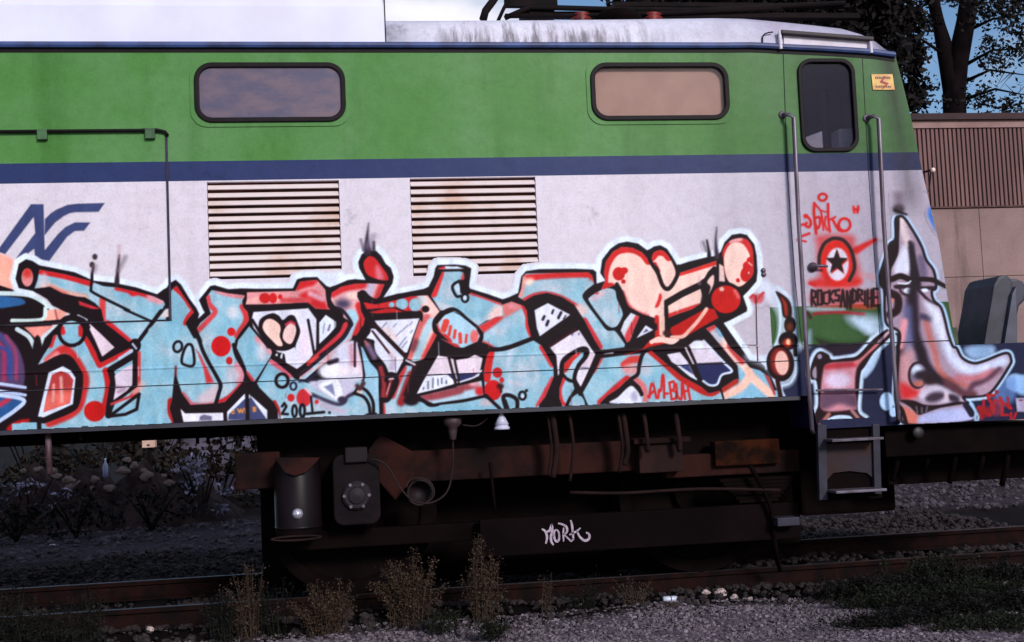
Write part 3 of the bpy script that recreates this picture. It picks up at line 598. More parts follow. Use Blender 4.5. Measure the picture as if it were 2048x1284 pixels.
    m = fill('J 665,420 690,350 760,325 820,360 880,450 922,560 900,650 860,710 810,712 770,620 740,520 690,470', PEA); line('J 670,400 720,345 800,350 850,400', 12, (206, 36, 36), 1.5, clip=m); line('J 700,470 740,550', 5, RED, 1.5, clip=m)
    line('J 635,340 650,440 730,570 780,700 830,745 880,710 940,600 955,500', 8, BLK); line('J 1340,520 1290,570 1250,640 1180,690 1000,775 820,880 830,1186 K 825,240', 8, BLK, smooth=0)
    m = fill('J 842,925 1000,832 1190,742 1215,830 1190,900 1100,960 900,1030 840,1055', PEA, smooth=0); line('J 840,1045 1180,930', 9, (206, 44, 44), 2, clip=m)
    line('J 1180,690 1235,770 1240,900', (4, 16), BLK, 3); line('J 1180,690 1180,600', (3, 8), (180, 150, 156), 5, .7)
    fill('J 1262,665 1330,590 1332,690 1280,800 1300,720', (238, 200, 190), 1.5); fill('J 1392,470 1440,500 1455,665 1392,660', (240, 206, 196), smooth=0)
    m = fill('J 1430,330 1500,230 1600,195 1690,210 1750,300 1765,450 1760,580 1700,660 1600,722 1500,670 1450,560 1440,450', (200, 42, 42)); fill('J 1448,380 1510,260 1590,240 1660,270 1722,380 1700,430 1640,540 1690,660 1600,718 1490,660 1452,540', PEA, 1.2, clip=m)
    line('J 1520,225 1620,205', 7, (232, 160, 160), 3, clip=m); fill(ell('J 1690,490', 42, 42), (198, 26, 26), clip=m); fill(ell('J 1675,590', 55, 75), (196, 26, 24), clip=m); fill(ell('J 1720,440', 34, 40), (198, 28, 28), clip=m); fill(ell('J 1595,650', 22, 24), (196, 30, 30)); fill(ell('J 1710,570', 12, 14), (230, 150, 150)); line('J 1710,460 1745,490', 3, (236, 170, 160), 1.5)
    m = fill(ell('J 1465,855', 158, 150), (196, 24, 20)); fill(ell('J 1420,745', 26, 24), (240, 190, 176), 2); line('J 1560,760 1600,830', 5, (226, 120, 120), 4, .8, clip=m); line('J 1340,730 1390,690 1500,690 1600,740', 6.5, BLK)
    fill('K 1270,-20 1340,-10 1385,85 1180,200 1060,270 960,300 860,255 870,190 1200,10', (184, 24, 20), smooth=0); line('K 840,120 1000,60 1190,-20', 8, BLK); line('K 1255,-10 1170,110 1070,220 1000,285 880,295', 7.5, (242, 184, 166), 1.2)
    fill('K 360,485 560,425 640,330 740,270 800,290 960,310 900,340 640,400 420,480', (192, 30, 26), 1.5, smooth=0); fill('K 650,335 740,285 850,300 955,310 950,335 880,372 780,350 700,355', PEA); fill(ell('K 665,345', 24, 22), PEA); line('K 785,80 790,280', 8, (244, 196, 180), 1.2); line('K 825,0 828,240', 7.5, BLK); fill(ell('K 830,250', 44, 34), (60, 22, 24), 3)
    fill('K 540,75 725,150 725,215 500,315 430,400 470,220', BLK, 1, smooth=0); fill('K 600,165 682,215 500,305', (224, 228, 242), smooth=0); fill('K 605,200 635,225 570,250', (90, 84, 120), 1.2, smooth=0)
    m = fill('K 590,440 650,430 800,560 1000,720 1200,830 1280,900 1400,870 1430,950 1435,965 560,1000 580,900 540,820 450,740 530,680 540,560', BLU, smooth=0)
    line('K 650,435 830,590 1000,740 1270,890 1420,830', 11, (186, 32, 28), 2, clip=m); line('K 480,740 570,830 590,960', 14, (210, 110, 112), 5, clip=m); fill(ell('K 600,640', 70, 80), (206, 200, 210), 8, .7, clip=m); line('K 640,420 570,470 530,600 515,690 440,745', 7.5, BLK)
    fill('K 215,1000 300,940 430,820 500,860 540,930 530,1000', (224, 226, 240), 1.2); fill(ell('K 470,930', 34, 50), (170, 168, 192), 5)
    AM = (206, 34, 34)
    for a in ('625,935 690,870', '640,945 660,800 690,830 715,950', '735,950 745,860', '740,880 765,860 780,710 795,740 800,945', '815,900 840,900', '855,785 880,960', '855,785 905,775 900,860 870,860 930,890 920,950 880,965', '930,800 945,930 985,955 990,790', '1000,800 1025,960', '1020,880 1060,865', '1048,790 1080,975'):
        line('K ' + a, 4.8, AM, 1)
    fill('K 640,410 800,380 1000,360 1250,250 1330,250 1600,560 1605,740 1540,750 1440,720 1380,820 1280,835 1180,780 1000,700 850,560', BLK, 1, smooth=0)
    fill('K 830,478 970,455 1070,580 1130,720 1150,750 1080,720 930,590 880,560', (224, 216, 230), smooth=0); fill('K 960,600 1060,585 1120,700', (52, 62, 110), 1, smooth=0); line('K 940,590 1060,690 1150,745', 4, (220, 230, 246))
    fill('K 1050,390 1120,335 1230,330 1440,560 1140,575', (222, 210, 226), smooth=0); fill(ell('K 1165,380', 60, 50), (226, 236, 248), 4); fill('K 1145,585 1435,572 1525,660 1400,700 1360,800 1280,800 1200,730', (36, 40, 84), 1, smooth=0)
    line('K 1445,570 1530,660 1420,700 1370,800 1290,810 1220,765', 4.5, (206, 224, 246)); line('K 1225,330 1450,570', 4, (214, 228, 244)); line('K 1010,420 1100,600 1180,745', 9, BLK); line('K 1060,395 1140,575', 5, BLK); line('K 1030,410 1115,580', 3.5, (214, 200, 210))
    m = fill('K 1250,200 1340,160 1400,220 1500,400 1680,560 1720,620 1830,650 1930,720 2000,900 1985,950 1440,968 1410,850 1560,750 1605,740 1590,600 1540,540 1300,250', (118, 178, 206), smooth=0)
    line('K 1290,190 1380,350 1560,540', 17, (214, 150, 150), 4, clip=m); line('K 1240,220 1330,170', 9, (206, 60, 64), 3, clip=m); line('K 1430,330 1560,500 1700,650', 13, PEA, 4, clip=m); line('K 1500,390 1640,560', 8, (200, 60, 60), 3, clip=m)
    line('K 1700,640 1720,720 1600,850 1400,940', 12, (246, 196, 176), 2.5, clip=m); line('K 1720,700 1860,830 1970,930', 12, (246, 196, 176), 3, clip=m); line('K 1420,850 1560,760', 12, (176, 40, 30), 3, clip=m); line('K 1900,690 2000,900', 6, (170, 60, 60), 2, clip=m); line('K 1330,250 1400,330', 7, (190, 200, 214), 4, clip=m); line('K 1410,850 1440,960', 4, BLK)
    line('P 1180,815 1240,812', 10, BLU, 1, smooth=0); line('I 2048,1010 1950,1080', 8, (196, 60, 70), 3)
    rd = np.random.RandomState(8); CUR[0] = 0
    for i in range(34):
        x = rd.uniform(60, 1540); y = rd.uniform(600, 790); L = rd.uniform(8, 34); c = [BLK, (190, 40, 44), HAL, (150, 60, 64)][rd.randint(4)]
        line(np.array([(x, y), (x + L * .03, y + L)]), (1.9, .9), c, .7, .55, smooth=0, clip=(alp > .6).astype(np.float32))
    # ---- chain of balls right of the piece
    CUR[0] = 7
    fill('M 200,30 310,50 420,140 470,220 490,500 540,560 480,650 490,780 440,890 350,920 300,880 210,760 60,690 40,640 130,640 220,640 300,560 330,440 320,300 260,200 200,140', (214, 230, 248), 7, .55)
    line('M 320,60 420,140 460,240 480,500 500,560 480,640 480,780 430,880 350,915 380,1000', 4, (200, 224, 246), 2); line('M 290,90 340,240 340,440 300,560 220,680 225,760', 4, (206, 228, 246), 2)
    line('M 200,30 170,170', 16, (224, 236, 250), 9, .7)
    fill('M 305,95 400,150 440,220 436,325 370,312 350,200', (30, 12, 14)); fill('M 345,140 400,200 410,300 385,300 370,210', (150, 40, 24), 3)
    fill(ell('M 428,385', 50, 72), (26, 10, 14)); fill(ell('M 425,400', 28, 34), (96, 40, 24), 5); fill(ell('M 412,520', 82, 78), (22, 8, 12)); fill(ell('M 405,540', 40, 38), (160, 30, 24), 4); fill(ell('M 412,530', 18, 26), (244, 206, 150), 3); line('M 470,560 475,640', 8, BLK)
    fill(ell('M 345,712', 118, 155, rot=-6), (24, 8, 12)); fill(ell('M 340,700', 80, 118, rot=-6), (140, 30, 26), 5); fill(ell('M 358,710', 58, 104, rot=-5), (242, 190, 176), 1.5); line('M 320,860 350,1010', 9, (40, 12, 16))
    line('M 90,150 120,130 135,190 160,150 200,110', 5, (196, 36, 40), 2); fill('M 85,140 200,120 190,190 120,200', (200, 60, 64), 4, .8); line('M 130,190 155,690', 1.5, (150, 50, 50), .8, .8)
    # ---- red tag and star stencil on the door
    CUR[0] = 8
    R_ = (200, 30, 30)
    line(ell('R 358,103', 58, 48, rot=-10), 6, R_, closed=True)
    for a, w in (('240,190 235,330 265,620', 7), ('250,200 330,300 350,400', 5), ('330,290 430,320', 4), ('435,200 440,400 460,590', 6.5), ('250,400 310,390 320,480 290,550 260,500', 6), ('350,380 370,570', 5), ('400,380 390,480 420,570', 5),
                 ('110,360 170,410 190,480 160,530 110,500 130,470', 6.5), ('470,420 540,385', 5), ('500,420 580,560 640,590', 6.5), ('800,240 810,320', 6), ('865,235 855,320', 6), ('800,270 870,280', 6), ('60,500 80,490', 6), ('60,660 170,620', 6), ('0,710 120,735', 5)): line('R ' + a, w, R_, 1.3)
    fill(ell('R 120,375', 40, 35), R_, 1.5); line(ell('R 670,495', 82, 88), 6.5, R_, closed=True)
    CUR[0] = 9
    fill('R 265,650 540,620 800,650 830,800 870,1000 900,1180 850,1380 500,1420 240,1380 300,1200 270,1000 265,800', (196, 40, 40), 10, .85); fill('L 700,980 900,980 1180,960 1180,1040 950,1060 700,1040', (206, 40, 34), 7, .95)
    fill(ell('R 560,1040', 240, 330), (206, 32, 24), 4); line('R 840,860 960,790 1110,710', (16, 9), (200, 34, 34), 4); line('L 1180,930 1330,960', 9, (206, 120, 120), 8, .5)
    fill(ell('R 570,1060', 160, 235), (212, 204, 220), 3)
    line('R 305,1060 315,920 380,770 480,700 560,690 660,720 750,830 800,980 810,1130 740,1290', 7.5, (44, 26, 24), 1.5)
    c = q('R 560,1030')[0]; st = [(c[0] + r * np.sin(k * np.pi / 5), c[1] - r * np.cos(k * np.pi / 5) * 1.15) for k in range(10) for r in [(23 if k % 2 == 0 else 9.8)]]
    fill(np.array([(x + 2, y + 2.5) for x, y in st]), (190, 44, 30), 1.5, smooth=0); fill(np.array(st), (28, 14, 18), 1.2, smooth=0)
    line('L 690,1020 740,1040', 7, R_, 2)
    CUR[0] = 10
    GL = {'R': '0,1 0,0 .8,.1 .8,.45 .1,.5 .9,1', 'O': '.1,.1 .8,.1 .9,.9 .1,.9 .1,.1', 'C': '.9,.1 .1,.15 .1,.85 .9,.9', 'K': '.1,0 .1,1 .1,.5 .9,0 .1,.5 .9,1', 'S': '.9,.1 .1,.15 .2,.5 .9,.55 .8,.95 .1,.9',
          'A': '0,1 .45,0 .9,1 .7,.6 .2,.6', 'N': '.1,1 .1,0 .85,1 .85,0', 'D': '.1,0 .1,1 .8,.8 .8,.2 .1,0', 'I': '.4,0 .4,1', 'H': '.1,0 .1,1 .1,.5 .85,.5 .85,0 .85,1', 'E': '.9,0 .1,0 .1,.5 .8,.5 .1,.5 .1,1 .9,1'}
    x = 320.
    fill('Q 300,200 700,150 1750,170 1850,300 1850,520 1600,600 1000,560 330,540', (190, 44, 36), 5, .75)
    for i, ch in enumerate('ROCKSANDRIHE'):
        w = 70 if ch == 'I' else 118; y0 = 170 - 30 * np.sin(i * 1.9); h = 330 + 70 * np.sin(i * 1.3 + .5)
        line(np.array([q('Q %f,%f' % (x + float(a.split(',')[0]) * w * .95, y0 + float(a.split(',')[1]) * h))[0] for a in GL[ch].split()]), 5.4, (38, 12, 16), 1.2, smooth=0); x += w * 1.12
    line('Q 380,720 520,690 1000,680 1500,720', 6.5, (140, 28, 36), 1.2); line('Q 230,680 300,800', 6, (60, 16, 26), 2); fill('Q 230,560 700,570 1100,600 900,640 300,650', (190, 210, 226), 6, .6); fill('Q 1150,800 1500,760 1900,840 1850,1000 1400,1000', (190, 214, 236), 14, .75)
    # ---- dog-like figure
    CUR[0] = 11
    dog = q('M 610,850 600,770 640,650 690,610 760,640 785,680 900,668 1000,650 1090,560 1160,490 1280,410 1300,470 1210,560 1140,630 1070,740 1035,790 1020,920 1010,1120 1075,1190 980,1195 930,1160 800,1165 720,1230 660,1320 640,1260 640,1150 670,1060 655,870')
    line(dog, 13, (196, 220, 244), 3, closed=True); fill('M 1060,820 1080,720 1200,600 1150,740 1080,830', (180, 208, 238), 4, .9); fill('M 990,330 1180,400 1250,400 1130,470 1050,430', (196, 220, 244), 9, .8); fill('M 600,430 600,560 560,560', (170, 200, 226), 8, .6)
    fill('M 640,500 800,530 1000,540 1090,490 1000,600 800,640', (34, 16, 24), 6, .8)
    m = fill(dog, (30, 12, 18), 1.2)
    fill('M 620,780 650,740 655,840 625,830', (150, 140, 156), 2); fill(ell('M 682,655', 20, 22), (150, 140, 160), 2)
    m = fill('M 715,760 780,710 900,700 1020,680 1150,560 1255,450 1280,450 1180,560 1080,650 1000,760 985,930 1000,1090 960,1110 720,1120 690,1000', (196, 130, 144), 3)
    fill(ell('M 840,860', 110, 70), (214, 196, 220), 9, clip=m); line('M 720,740 850,730 980,720', 9, (176, 50, 62), 5, clip=m); line('M 1000,700 1150,570', 9, (206, 110, 110), 4, clip=m); line('M 1180,520 1270,440', 6, (214, 190, 205), 3, clip=m); line('M 730,950 980,950', 5, (60, 30, 44), 3, clip=m); fill('M 690,980 990,980 1000,1090 850,1060 700,1110', (84, 60, 82), 7, .9, clip=m)
    line('M 690,1240 760,1150', 8, (176, 110, 104), 3); line('M 960,1120 1010,1180', 7, (170, 120, 120), 3); line('M 760,1195 850,1170 940,1185', 6, (196, 220, 240), 1.5)
    # ---- long-nosed face on the cab end
    CUR[0] = 12
    fill(ell('O 210,930', 64, 82), (176, 206, 240), 2); fill(ell('O 268,1028', 36, 42), (176, 206, 240), 1.5); fill(ell('O 324,1072', 26, 30), (176, 206, 240), 1.5)
    fill(ell('O 1390,760', 90, 80), (140, 184, 232), 4); fill(ell('O 1470,780', 90, 90), (140, 184, 232), 5); fill('O 930,440 1170,420 1180,500 1000,540', (150, 180, 220), 7, .9); fill('O 1180,830 1380,700 1380,900 1250,960', (96, 130, 190), 9, .6)
    fil = q('N 345,262 400,278 500,430 570,560 615,690 690,800 712,960 670,1000 690,1090 760,1160 800,1284 O 770,300 812,420 850,440 900,530 1000,578 1100,560 1300,485 1348,540 1330,610 1160,850 1000,892 910,890 960,950 985,1000 985,1112 400,1142 '
            '340,1000 290,900 310,500 325,300 215,230 190,120 N 200,1000 165,900 160,830 200,700 250,540 310,480 310,300')
    line(fil, 13, (182, 216, 248), 2.5, closed=True, smooth=1)
    fill(ell('N 340,190', 60, 50), (36, 28, 32), 6); line('N 340,60 350,160', 20, (90, 74, 88), 11, .7); line('N 300,200 420,240', 5, BLK, 2)
    m = fill(fil, SKN, 1)
    line('N 470,1010 480,1284', 26, (58, 46, 66), 9, .85, clip=m)
    fill('N 310,300 350,270 340,420 340,540 330,640 270,760 250,900 165,900 160,830 200,700 250,540 300,480', (32, 16, 20), 3, clip=m); line('N 470,540 480,700 510,930', (10, 14), (36, 26, 38), 5, clip=m); line('N 560,680 590,830', 12, (110, 94, 124), 6, clip=m)
    line('N 370,280 400,420 430,520', 11, (216, 196, 200), 6, clip=m); fill('N 380,560 440,600 470,800 330,830 300,760', (222, 224, 244), 8, clip=m)
    fill('N 345,262 352,330 345,480 340,620 300,720 265,800 258,970 165,965 150,860 190,720 245,560 310,470 305,300', (26, 14, 18), 2)
    line('N 455,520 490,750 510,940', (8, 22), (34, 24, 34), 4, clip=m)
    line('N 280,880 360,850 440,880', 12, (30, 16, 18), 1.5); fill('N 300,940 420,930 540,950 700,950 700,990 540,975 400,975 310,975', (40, 26, 34), 2, clip=m); line('N 560,880 680,890 800,950', 10, (30, 18, 20), 1.5)
    fill(ell('N 435,995', 42, 30), (224, 236, 250), 1.5); fill(ell('N 600,990', 34, 18), (220, 232, 248), 1.5); line('N 350,970 380,1020 460,1050', 5, (50, 30, 40), 2); line('N 540,990 640,1090 720,1130', 6, (40, 24, 34), 1.5); line('N 340,920 420,925 460,900', 3, (226, 236, 250), 1)
    line('N 240,1010 330,1060 330,1180 260,1230', 12, (34, 14, 18), 3, clip=m); fill(ell('N 285,1090', 14, 18), (200, 120, 100), 2)
    line('N 480,1000 485,1200 O 470,330 520,470 560,600 650,710 800,790', (18, 26), (34, 22, 34), 7, clip=m); line('O 330,420 325,600 320,900', 16, (60, 24, 34), 9, .8, clip=m); line('O 400,80 420,380', 16, (90, 96, 140), 9, .8, clip=m); line('O 370,200 330,420', 10, (226, 150, 160), 5, clip=m)
    line('O 570,190 600,330 650,480 690,640 800,740 950,790', 8, (186, 96, 86), 6, .85, clip=m); line('O 530,150 610,170', 9, (70, 60, 84), 5, clip=m); fill('O 560,20 680,80 740,250 760,400 680,360 620,180', (226, 234, 250), 9, .9, clip=m)
    line('O 760,430 840,560 960,640 1120,620 1280,560', 20, (206, 216, 244), 9, clip=m); line('O 860,720 1020,720 1180,660', 14, (190, 110, 120), 8, clip=m); line('O 970,860 1000,780 1120,740 1240,640', 9, (90, 56, 72), 5, clip=m); fill('O 1000,830 1180,720 1260,640 1150,840 1010,880', (170, 140, 160), 6, .9, clip=m); line('O 760,760 900,850 1000,870', 12, (90, 50, 60), 7, clip=m)
    fill('O 330,520 450,480 440,640 480,760 560,830 480,900 360,900 320,700', (206, 150, 156), 8, .9, clip=m); fill('O 340,760 470,820 520,860 400,910 340,880', (206, 40, 44), 9, clip=m)
    fill(ell('O 490,690', 88, 125), (40, 18, 24), 2); m2 = fill(ell('O 500,690', 76, 106), (120, 110, 134), 2); fill(ell('O 480,640', 50, 44), (206, 220, 240), 5, clip=m2); fill(ell('O 520,690', 56, 42), (36, 26, 38), 6, clip=m2); fill(ell('O 500,770', 50, 28), (190, 100, 84), 6, clip=m2); fill('O 560,640 640,720 720,770 600,780 540,740', (40, 24, 30), 5, clip=m)
    fill('O 500,860 620,780 720,790 860,880 900,930 700,940 560,930', (200, 190, 212), 6, clip=m); fill(ell('O 650,890', 90, 44, rot=-14), (60, 44, 58), 6, clip=m); fill(ell('O 820,900', 60, 34, rot=20), (50, 38, 52), 5, clip=m); line('O 755,860 765,920', 5, (214, 190, 200), 3, clip=m)
    fill('O 330,920 450,920 560,960 700,960 860,930 920,950 700,990 560,1040 490,1050 420,980', (30, 14, 18), 2, clip=m)
    for a in ('480,980 490,1030', '530,990 530,1030', '580,980 570,1020'): line('O ' + a, 4, (100, 96, 110), 1.5, .8)
    fill('O 340,980 420,1000 490,1060 480,1130 400,1140', (206, 110, 94), 5, .95, clip=m); fill('O 560,1050 760,1000 960,1000 975,1110 520,1125', (176, 182, 226), 7, clip=m); line('O 930,960 985,1050', 8, (30, 22, 44), 2, clip=m)
    line(fil, 5.5, (28, 18, 26), 1.3, closed=True); line('O 300,320 310,500 290,900 350,1010 390,1140', 8, (26, 12, 16), 1.5)
    fill('O 280,320 300,330 300,400 280,420', (190, 220, 246), 2); line('O 945,915 1130,895', 4, (190, 216, 244), 1.3); line('O 975,950 1020,1020 1020,1100', 5, (150, 196, 236), 1.3)
    # blue and black mist on the nose edge
    CUR[0] = 13
    fill('N 640,170 690,190 740,430 690,380 630,260', (40, 110, 190), 5, .95); CUR[0] = 16; fill('P 1838,362 1856,366 1862,386 1842,372', (60, 130, 200), 4, .8); fill(ell('P 1893,552', 5, 12), (110, 140, 200), 5, .6)
    # red tag at the buffer end
    CUR[0] = 14
    for a, w in (('400,750 480,720 540,1080', 5), ('600,500 600,780 700,820', 5), ('720,320 780,480 840,560 850,760', 5.5), ('740,330 930,330', 5.5), ('960,480 900,900', 4.5), ('1130,400 1180,560 1190,960', 5), ('1000,520 1190,530', 4), ('1230,560 1330,640 1420,740', 4.5), ('1370,400 1400,620 1480,760', 4), ('1250,960 1380,960', 4), ('1480,900 1480,1090 1560,1080 1640,900', 4), ('620,880 800,960', 6)): line('T ' + a, w, (176, 24, 26), 1.4)
    fill(ell('T 1015,225', 60, 65), (150, 26, 28), 1.5); fill('T 420,700 850,740 860,960 600,1040 480,1000', (150, 24, 26), 4, .75); fill('T 900,480 1190,500 1200,900 900,960', (150, 50, 66), 5, .5)
    fill('T 1630,430 2100,410 2100,860 1680,850', (170, 160, 190), 1.5, smooth=0); fill(ell('T 1790,490', 70, 22), (110, 40, 50), 1.5)
    # two-letter railway logo (under the sprayed bulb)
    CUR[0] = 15
    clipm = np.ones((CH, CW), np.float32) * (alp < .3)
    LG = (58, 68, 112)
    fill('A 330,150 468,150 480,640 620,470 700,395 800,345 970,345 900,437 800,440 720,500 520,770 375,740 365,630 180,775 140,770 375,460 360,290 -60,840 -60,690', LG, .8, smooth=0, clip=clipm)
    fill('A 478,312 540,250 600,210 720,158 820,145 1125,137 1055,235 800,240 740,252 680,282 590,350 478,485', LG, .8, smooth=0, clip=clipm)

def vnoise(sx, sy, seed):
    r = np.random.RandomState(seed); g = r.rand(int(CH / sy) + 3, int(CW / sx) + 3)
    y = np.arange(CH) / sy; x = np.arange(CW) / sx; yi = y.astype(int); xi = x.astype(int)
    fy = (y - yi)[:, None]; fx = (x - xi)[None]; fy = fy * fy * (3 - 2 * fy); fx = fx * fx * (3 - 2 * fx)
    a = g[yi][:, xi]; b = g[yi][:, xi + 1]; c = g[yi + 1][:, xi]; d = g[yi + 1][:, xi + 1]
    return a * (1 - fx) * (1 - fy) + b * fx * (1 - fy) + c * (1 - fx) * fy + d * fx * fy

def soften():
    # the can's feathered edge
    global alp
    a = alp.copy(); p = rgb * a[..., None]
    for ax in (0, 1):
        a = .24 * np.roll(a, 1, ax) + .52 * a + .24 * np.roll(a, -1, ax); p = .24 * np.roll(p, 1, ax) + .52 * p + .24 * np.roll(p, -1, ax)
    k = a > 1e-4; rgb[k] = p[k] / a[k][:, None]; alp = a

def weather():
    soften()
    # uneven spray cover and chalking
    n = .55 * vnoise(42, 34, 1) + .3 * vnoise(17, 15, 2) + .15 * vnoise(5, 5, 3)
    w = np.exp(-(((rgb - np.array(BLU) / 255) ** 2).sum(2)) / .012)
    k = np.clip((n - .47) * 3.2, 0, 1)[..., None] * w[..., None] * .6
    rgb[:] = rgb * (1 - k) + np.array((214, 206, 214)) / 255 * k
    k = np.clip((.46 - n) * 3, 0, 1)[..., None] * w[..., None] * .5
    rgb[:] = rgb * (1 - k) + np.array((104, 170, 200)) / 255 * k
    s = 1 + .10 * (vnoise(2, 2, 5) - .5) + .12 * (vnoise(9, 30, 6) - .5)
    rgb[:] = np.clip(rgb * s[..., None], 0, 1)
# ================================================================ ground
def ground_mat():
    m, nt, b = newmat('track_bed'); pos = nd(nt, 'ShaderNodeNewGeometry').outputs['Position']
    sp = nd(nt, 'ShaderNodeSeparateXYZ'); nt.links.new(pos, sp.inputs[0]); Y = sp.outputs[1]
    n1 = noise(nt, 2.2, 6, pos, rough=.65); n2 = noise(nt, 22, 5, pos, rough=.7); n3 = noise(nt, .35, 3, pos)
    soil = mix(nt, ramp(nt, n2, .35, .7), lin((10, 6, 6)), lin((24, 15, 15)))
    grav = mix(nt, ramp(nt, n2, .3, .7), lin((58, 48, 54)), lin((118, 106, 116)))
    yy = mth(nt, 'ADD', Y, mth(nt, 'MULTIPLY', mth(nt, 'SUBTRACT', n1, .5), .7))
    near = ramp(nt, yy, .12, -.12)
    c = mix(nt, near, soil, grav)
    far = mth(nt, 'MULTIPLY', ramp(nt, yy, 5.2, 6.2), ramp(nt, yy, 11, 9)); c = mix(nt, mth(nt, 'MULTIPLY', far, .35), c, grav)
    nt.links.new(c, b.inputs['Base Color']); b.inputs['Roughness'].default_value = .95; b.inputs['Specular IOR Level'].default_value = .1
    bump(nt, b, n2, .8, .03); return m
M_GRND = ground_mat()
V = []; F = []
xs = [-900, -60, -20, -9] + [x * .25 - 8 for x in range(69)] + [12, 25, 60, 900]; ys = [-300, -30, -6, -2.4] + [y * .16 - 1.76 for y in range(41)] + [6, 8, 12, 20, 40, 120, 900]
rnd = random.Random(3)
for y in ys:
    for x in xs:
        h = -.02
        if -8 <= x <= 9 and -1.8 <= y <= 4.7:
            h += .075 * max(0, 1 - abs(y - .45) / .35)
            h += .03 * math.sin(x * 2.1 + y) * math.sin(y * 3.3 - x * .7) + rnd.uniform(-.012, .012) - (.0 if y < .3 else .02)
        V.append((x, y, h))
nx = len(xs)
F = [(j * nx + i, j * nx + i + 1, (j + 1) * nx + i + 1, (j + 1) * nx + i) for j in range(len(ys) - 1) for i in range(nx - 1)]
tag(mk('ground', V, F, M_GRND, smooth=True), kind='structure')
def gz(x, y): return -.02 + .075 * max(0, 1 - abs(y - .45) / .35) + .03 * math.sin(x * 2.1 + y) * math.sin(y * 3.3 - x * .7)

# loose gravel and ballast: nobody could count it
def stones(name, n, area, size, mat, seed, dens=None, ico=False):
    r = random.Random(seed); mb = MB(); base = [(-1, -1, -1), (1, -1, -1), (1, 1, -1), (-1, 1, -1), (-1, -1, 1), (1, -1, 1), (1, 1, 1), (-1, 1, 1)]
    fs = [(3, 2, 1, 0), (4, 5, 6, 7), (0, 1, 5, 4), (1, 2, 6, 5), (2, 3, 7, 6), (3, 0, 4, 7)]
    if ico:
        bm = bmesh.new(); bmesh.ops.create_icosphere(bm, subdivisions=1, radius=1.5); base = [tuple(v.co) for v in bm.verts]; fs = [tuple(v.index for v in f.verts) for f in bm.faces]; bm.free()
    for _ in range(n):
        x = r.uniform(area[0], area[1]); y = area[2] + (area[3] - area[2]) * (r.random() ** (dens or 1))
        s = size[0] + (size[1] - size[0]) * r.random() ** 2.2; R = Matrix.Rotation(r.uniform(0, 6.3), 3, 'Z') @ Matrix.Rotation(r.uniform(-.6, .6), 3, 'X')
        c = Vector((x, y, gz(x, y) + s * .25))
        mb.add([c + R @ Vector((p[0] * s * r.uniform(.35, .78), p[1] * s * r.uniform(.32, .75), p[2] * s * r.uniform(.22, .55))) for p in base], fs)
    return mb.build(name, mat)
def stone_mat(name, a, b_, k=1.0):
    m, nt, b = newmat(name); g = nd(nt, 'ShaderNodeNewGeometry')
    c = mix(nt, g.outputs['Random Per Island'], lin(a, k), lin(b_, k)); c = mix(nt, ramp(nt, noise(nt, 60, 4), .4, .7), c, lin((90, 74, 76)))
    nt.links.new(c, b.inputs['Base Color']); b.inputs['Roughness'].default_value = .9; return m
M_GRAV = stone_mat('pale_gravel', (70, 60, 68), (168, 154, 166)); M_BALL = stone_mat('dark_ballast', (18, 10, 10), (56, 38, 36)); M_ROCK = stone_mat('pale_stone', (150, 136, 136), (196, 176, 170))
tag(stones('gravel', 46000, (-4.6, 5.8, -1.75, .22), (.005, .022), M_GRAV, 1), 'fine pale gravel of the path in front of the track', kind='stuff')
tag(stones('ballast', 17000, (-5.4, 7, .0, 5.6), (.012, .05), M_BALL, 2, ico=True), 'dark oily ballast stones round the rails', kind='stuff')
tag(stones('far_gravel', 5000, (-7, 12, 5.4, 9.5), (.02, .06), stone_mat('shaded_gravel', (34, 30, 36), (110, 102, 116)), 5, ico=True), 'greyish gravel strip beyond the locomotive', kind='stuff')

# ================================================================ track
track = empty('railway_track', (0, 1.47, 0), 'rusty railway track under the green and white locomotive', 'railway track')
M_SLP = simple('tarred_sleeper', (34, 22, 20), (18, 12, 12), 5, .9, bmp=.5, stretch=(1, .15, 1), spec=.1)
for i in range(22):
    x = -6.6 + i * .63; MB().box((x - .12, .22 + .03 * math.sin(i * 5), -.13), (x + .12, 2.72, .0 + .008 * math.sin(i * 3))).build('sleeper', M_SLP, track, bevel=.01)
for y in (.72, 2.215):
    pr = [(-.065, 0), (.065, 0), (.065, .012), (.012, .03), (.011, .11), (.034, .12), (.035, .145), (.028, .15), (-.028, .15), (-.035, .145), (-.034, .12), (-.011, .11), (-.012, .03), (-.065, .012)]
    V = [(x, y + a, .0 + h) for x in (-30, 30) for a, h in pr]; n = len(pr)
    F = [(i, (i + 1) % n, n + (i + 1) % n, n + i) for i in range(n)]
    r_ = mk('rail', V, F, M_RAIL, track)
    MB().box((-30, y - .02, .1505), (30, y + .022, .1525)).build('rail_head', M_RTOP, r_)

# ================================================================ locomotive
loco = empty('locomotive', (2.0, 1.47, .15), 'green, white and blue electric locomotive covered in blue and red graffiti', 'locomotive')
XL = -9.0
def R2(x0, y0, x1, y1):
    xm, ym = (x0 + x1) / 2, (y0 + y1) / 2
    return S(x0, ym).x, S(x1, ym).x, S(xm, y1).z, S(xm, y0).z
W1 = R2(390, 127, 690, 244); W2 = R2(1182, 127, 1456, 240); WD = R2(1600, 120, 1710, 302)
V1 = R2(416, 362, 681, 556); V2 = R2(823, 355, 1075, 549)
front = [(S(px, py).x, S(px, py).z) for px, py in ((1911, 690), (1904, 645), (1896, 600), (1878, 485), (1860, 410), (1845, 345), (1822, 235), (1805, 165), (1792, 116))]
gut = [(S(px, py).x, S(px, py).z) for px, py in ((1792, 116), (1745, 109), (1650, 103), (1560, 99))]
Z_SK = SZ(1800, 850); Z_PL = front[0][1]; X_END = SX(2150, 750)
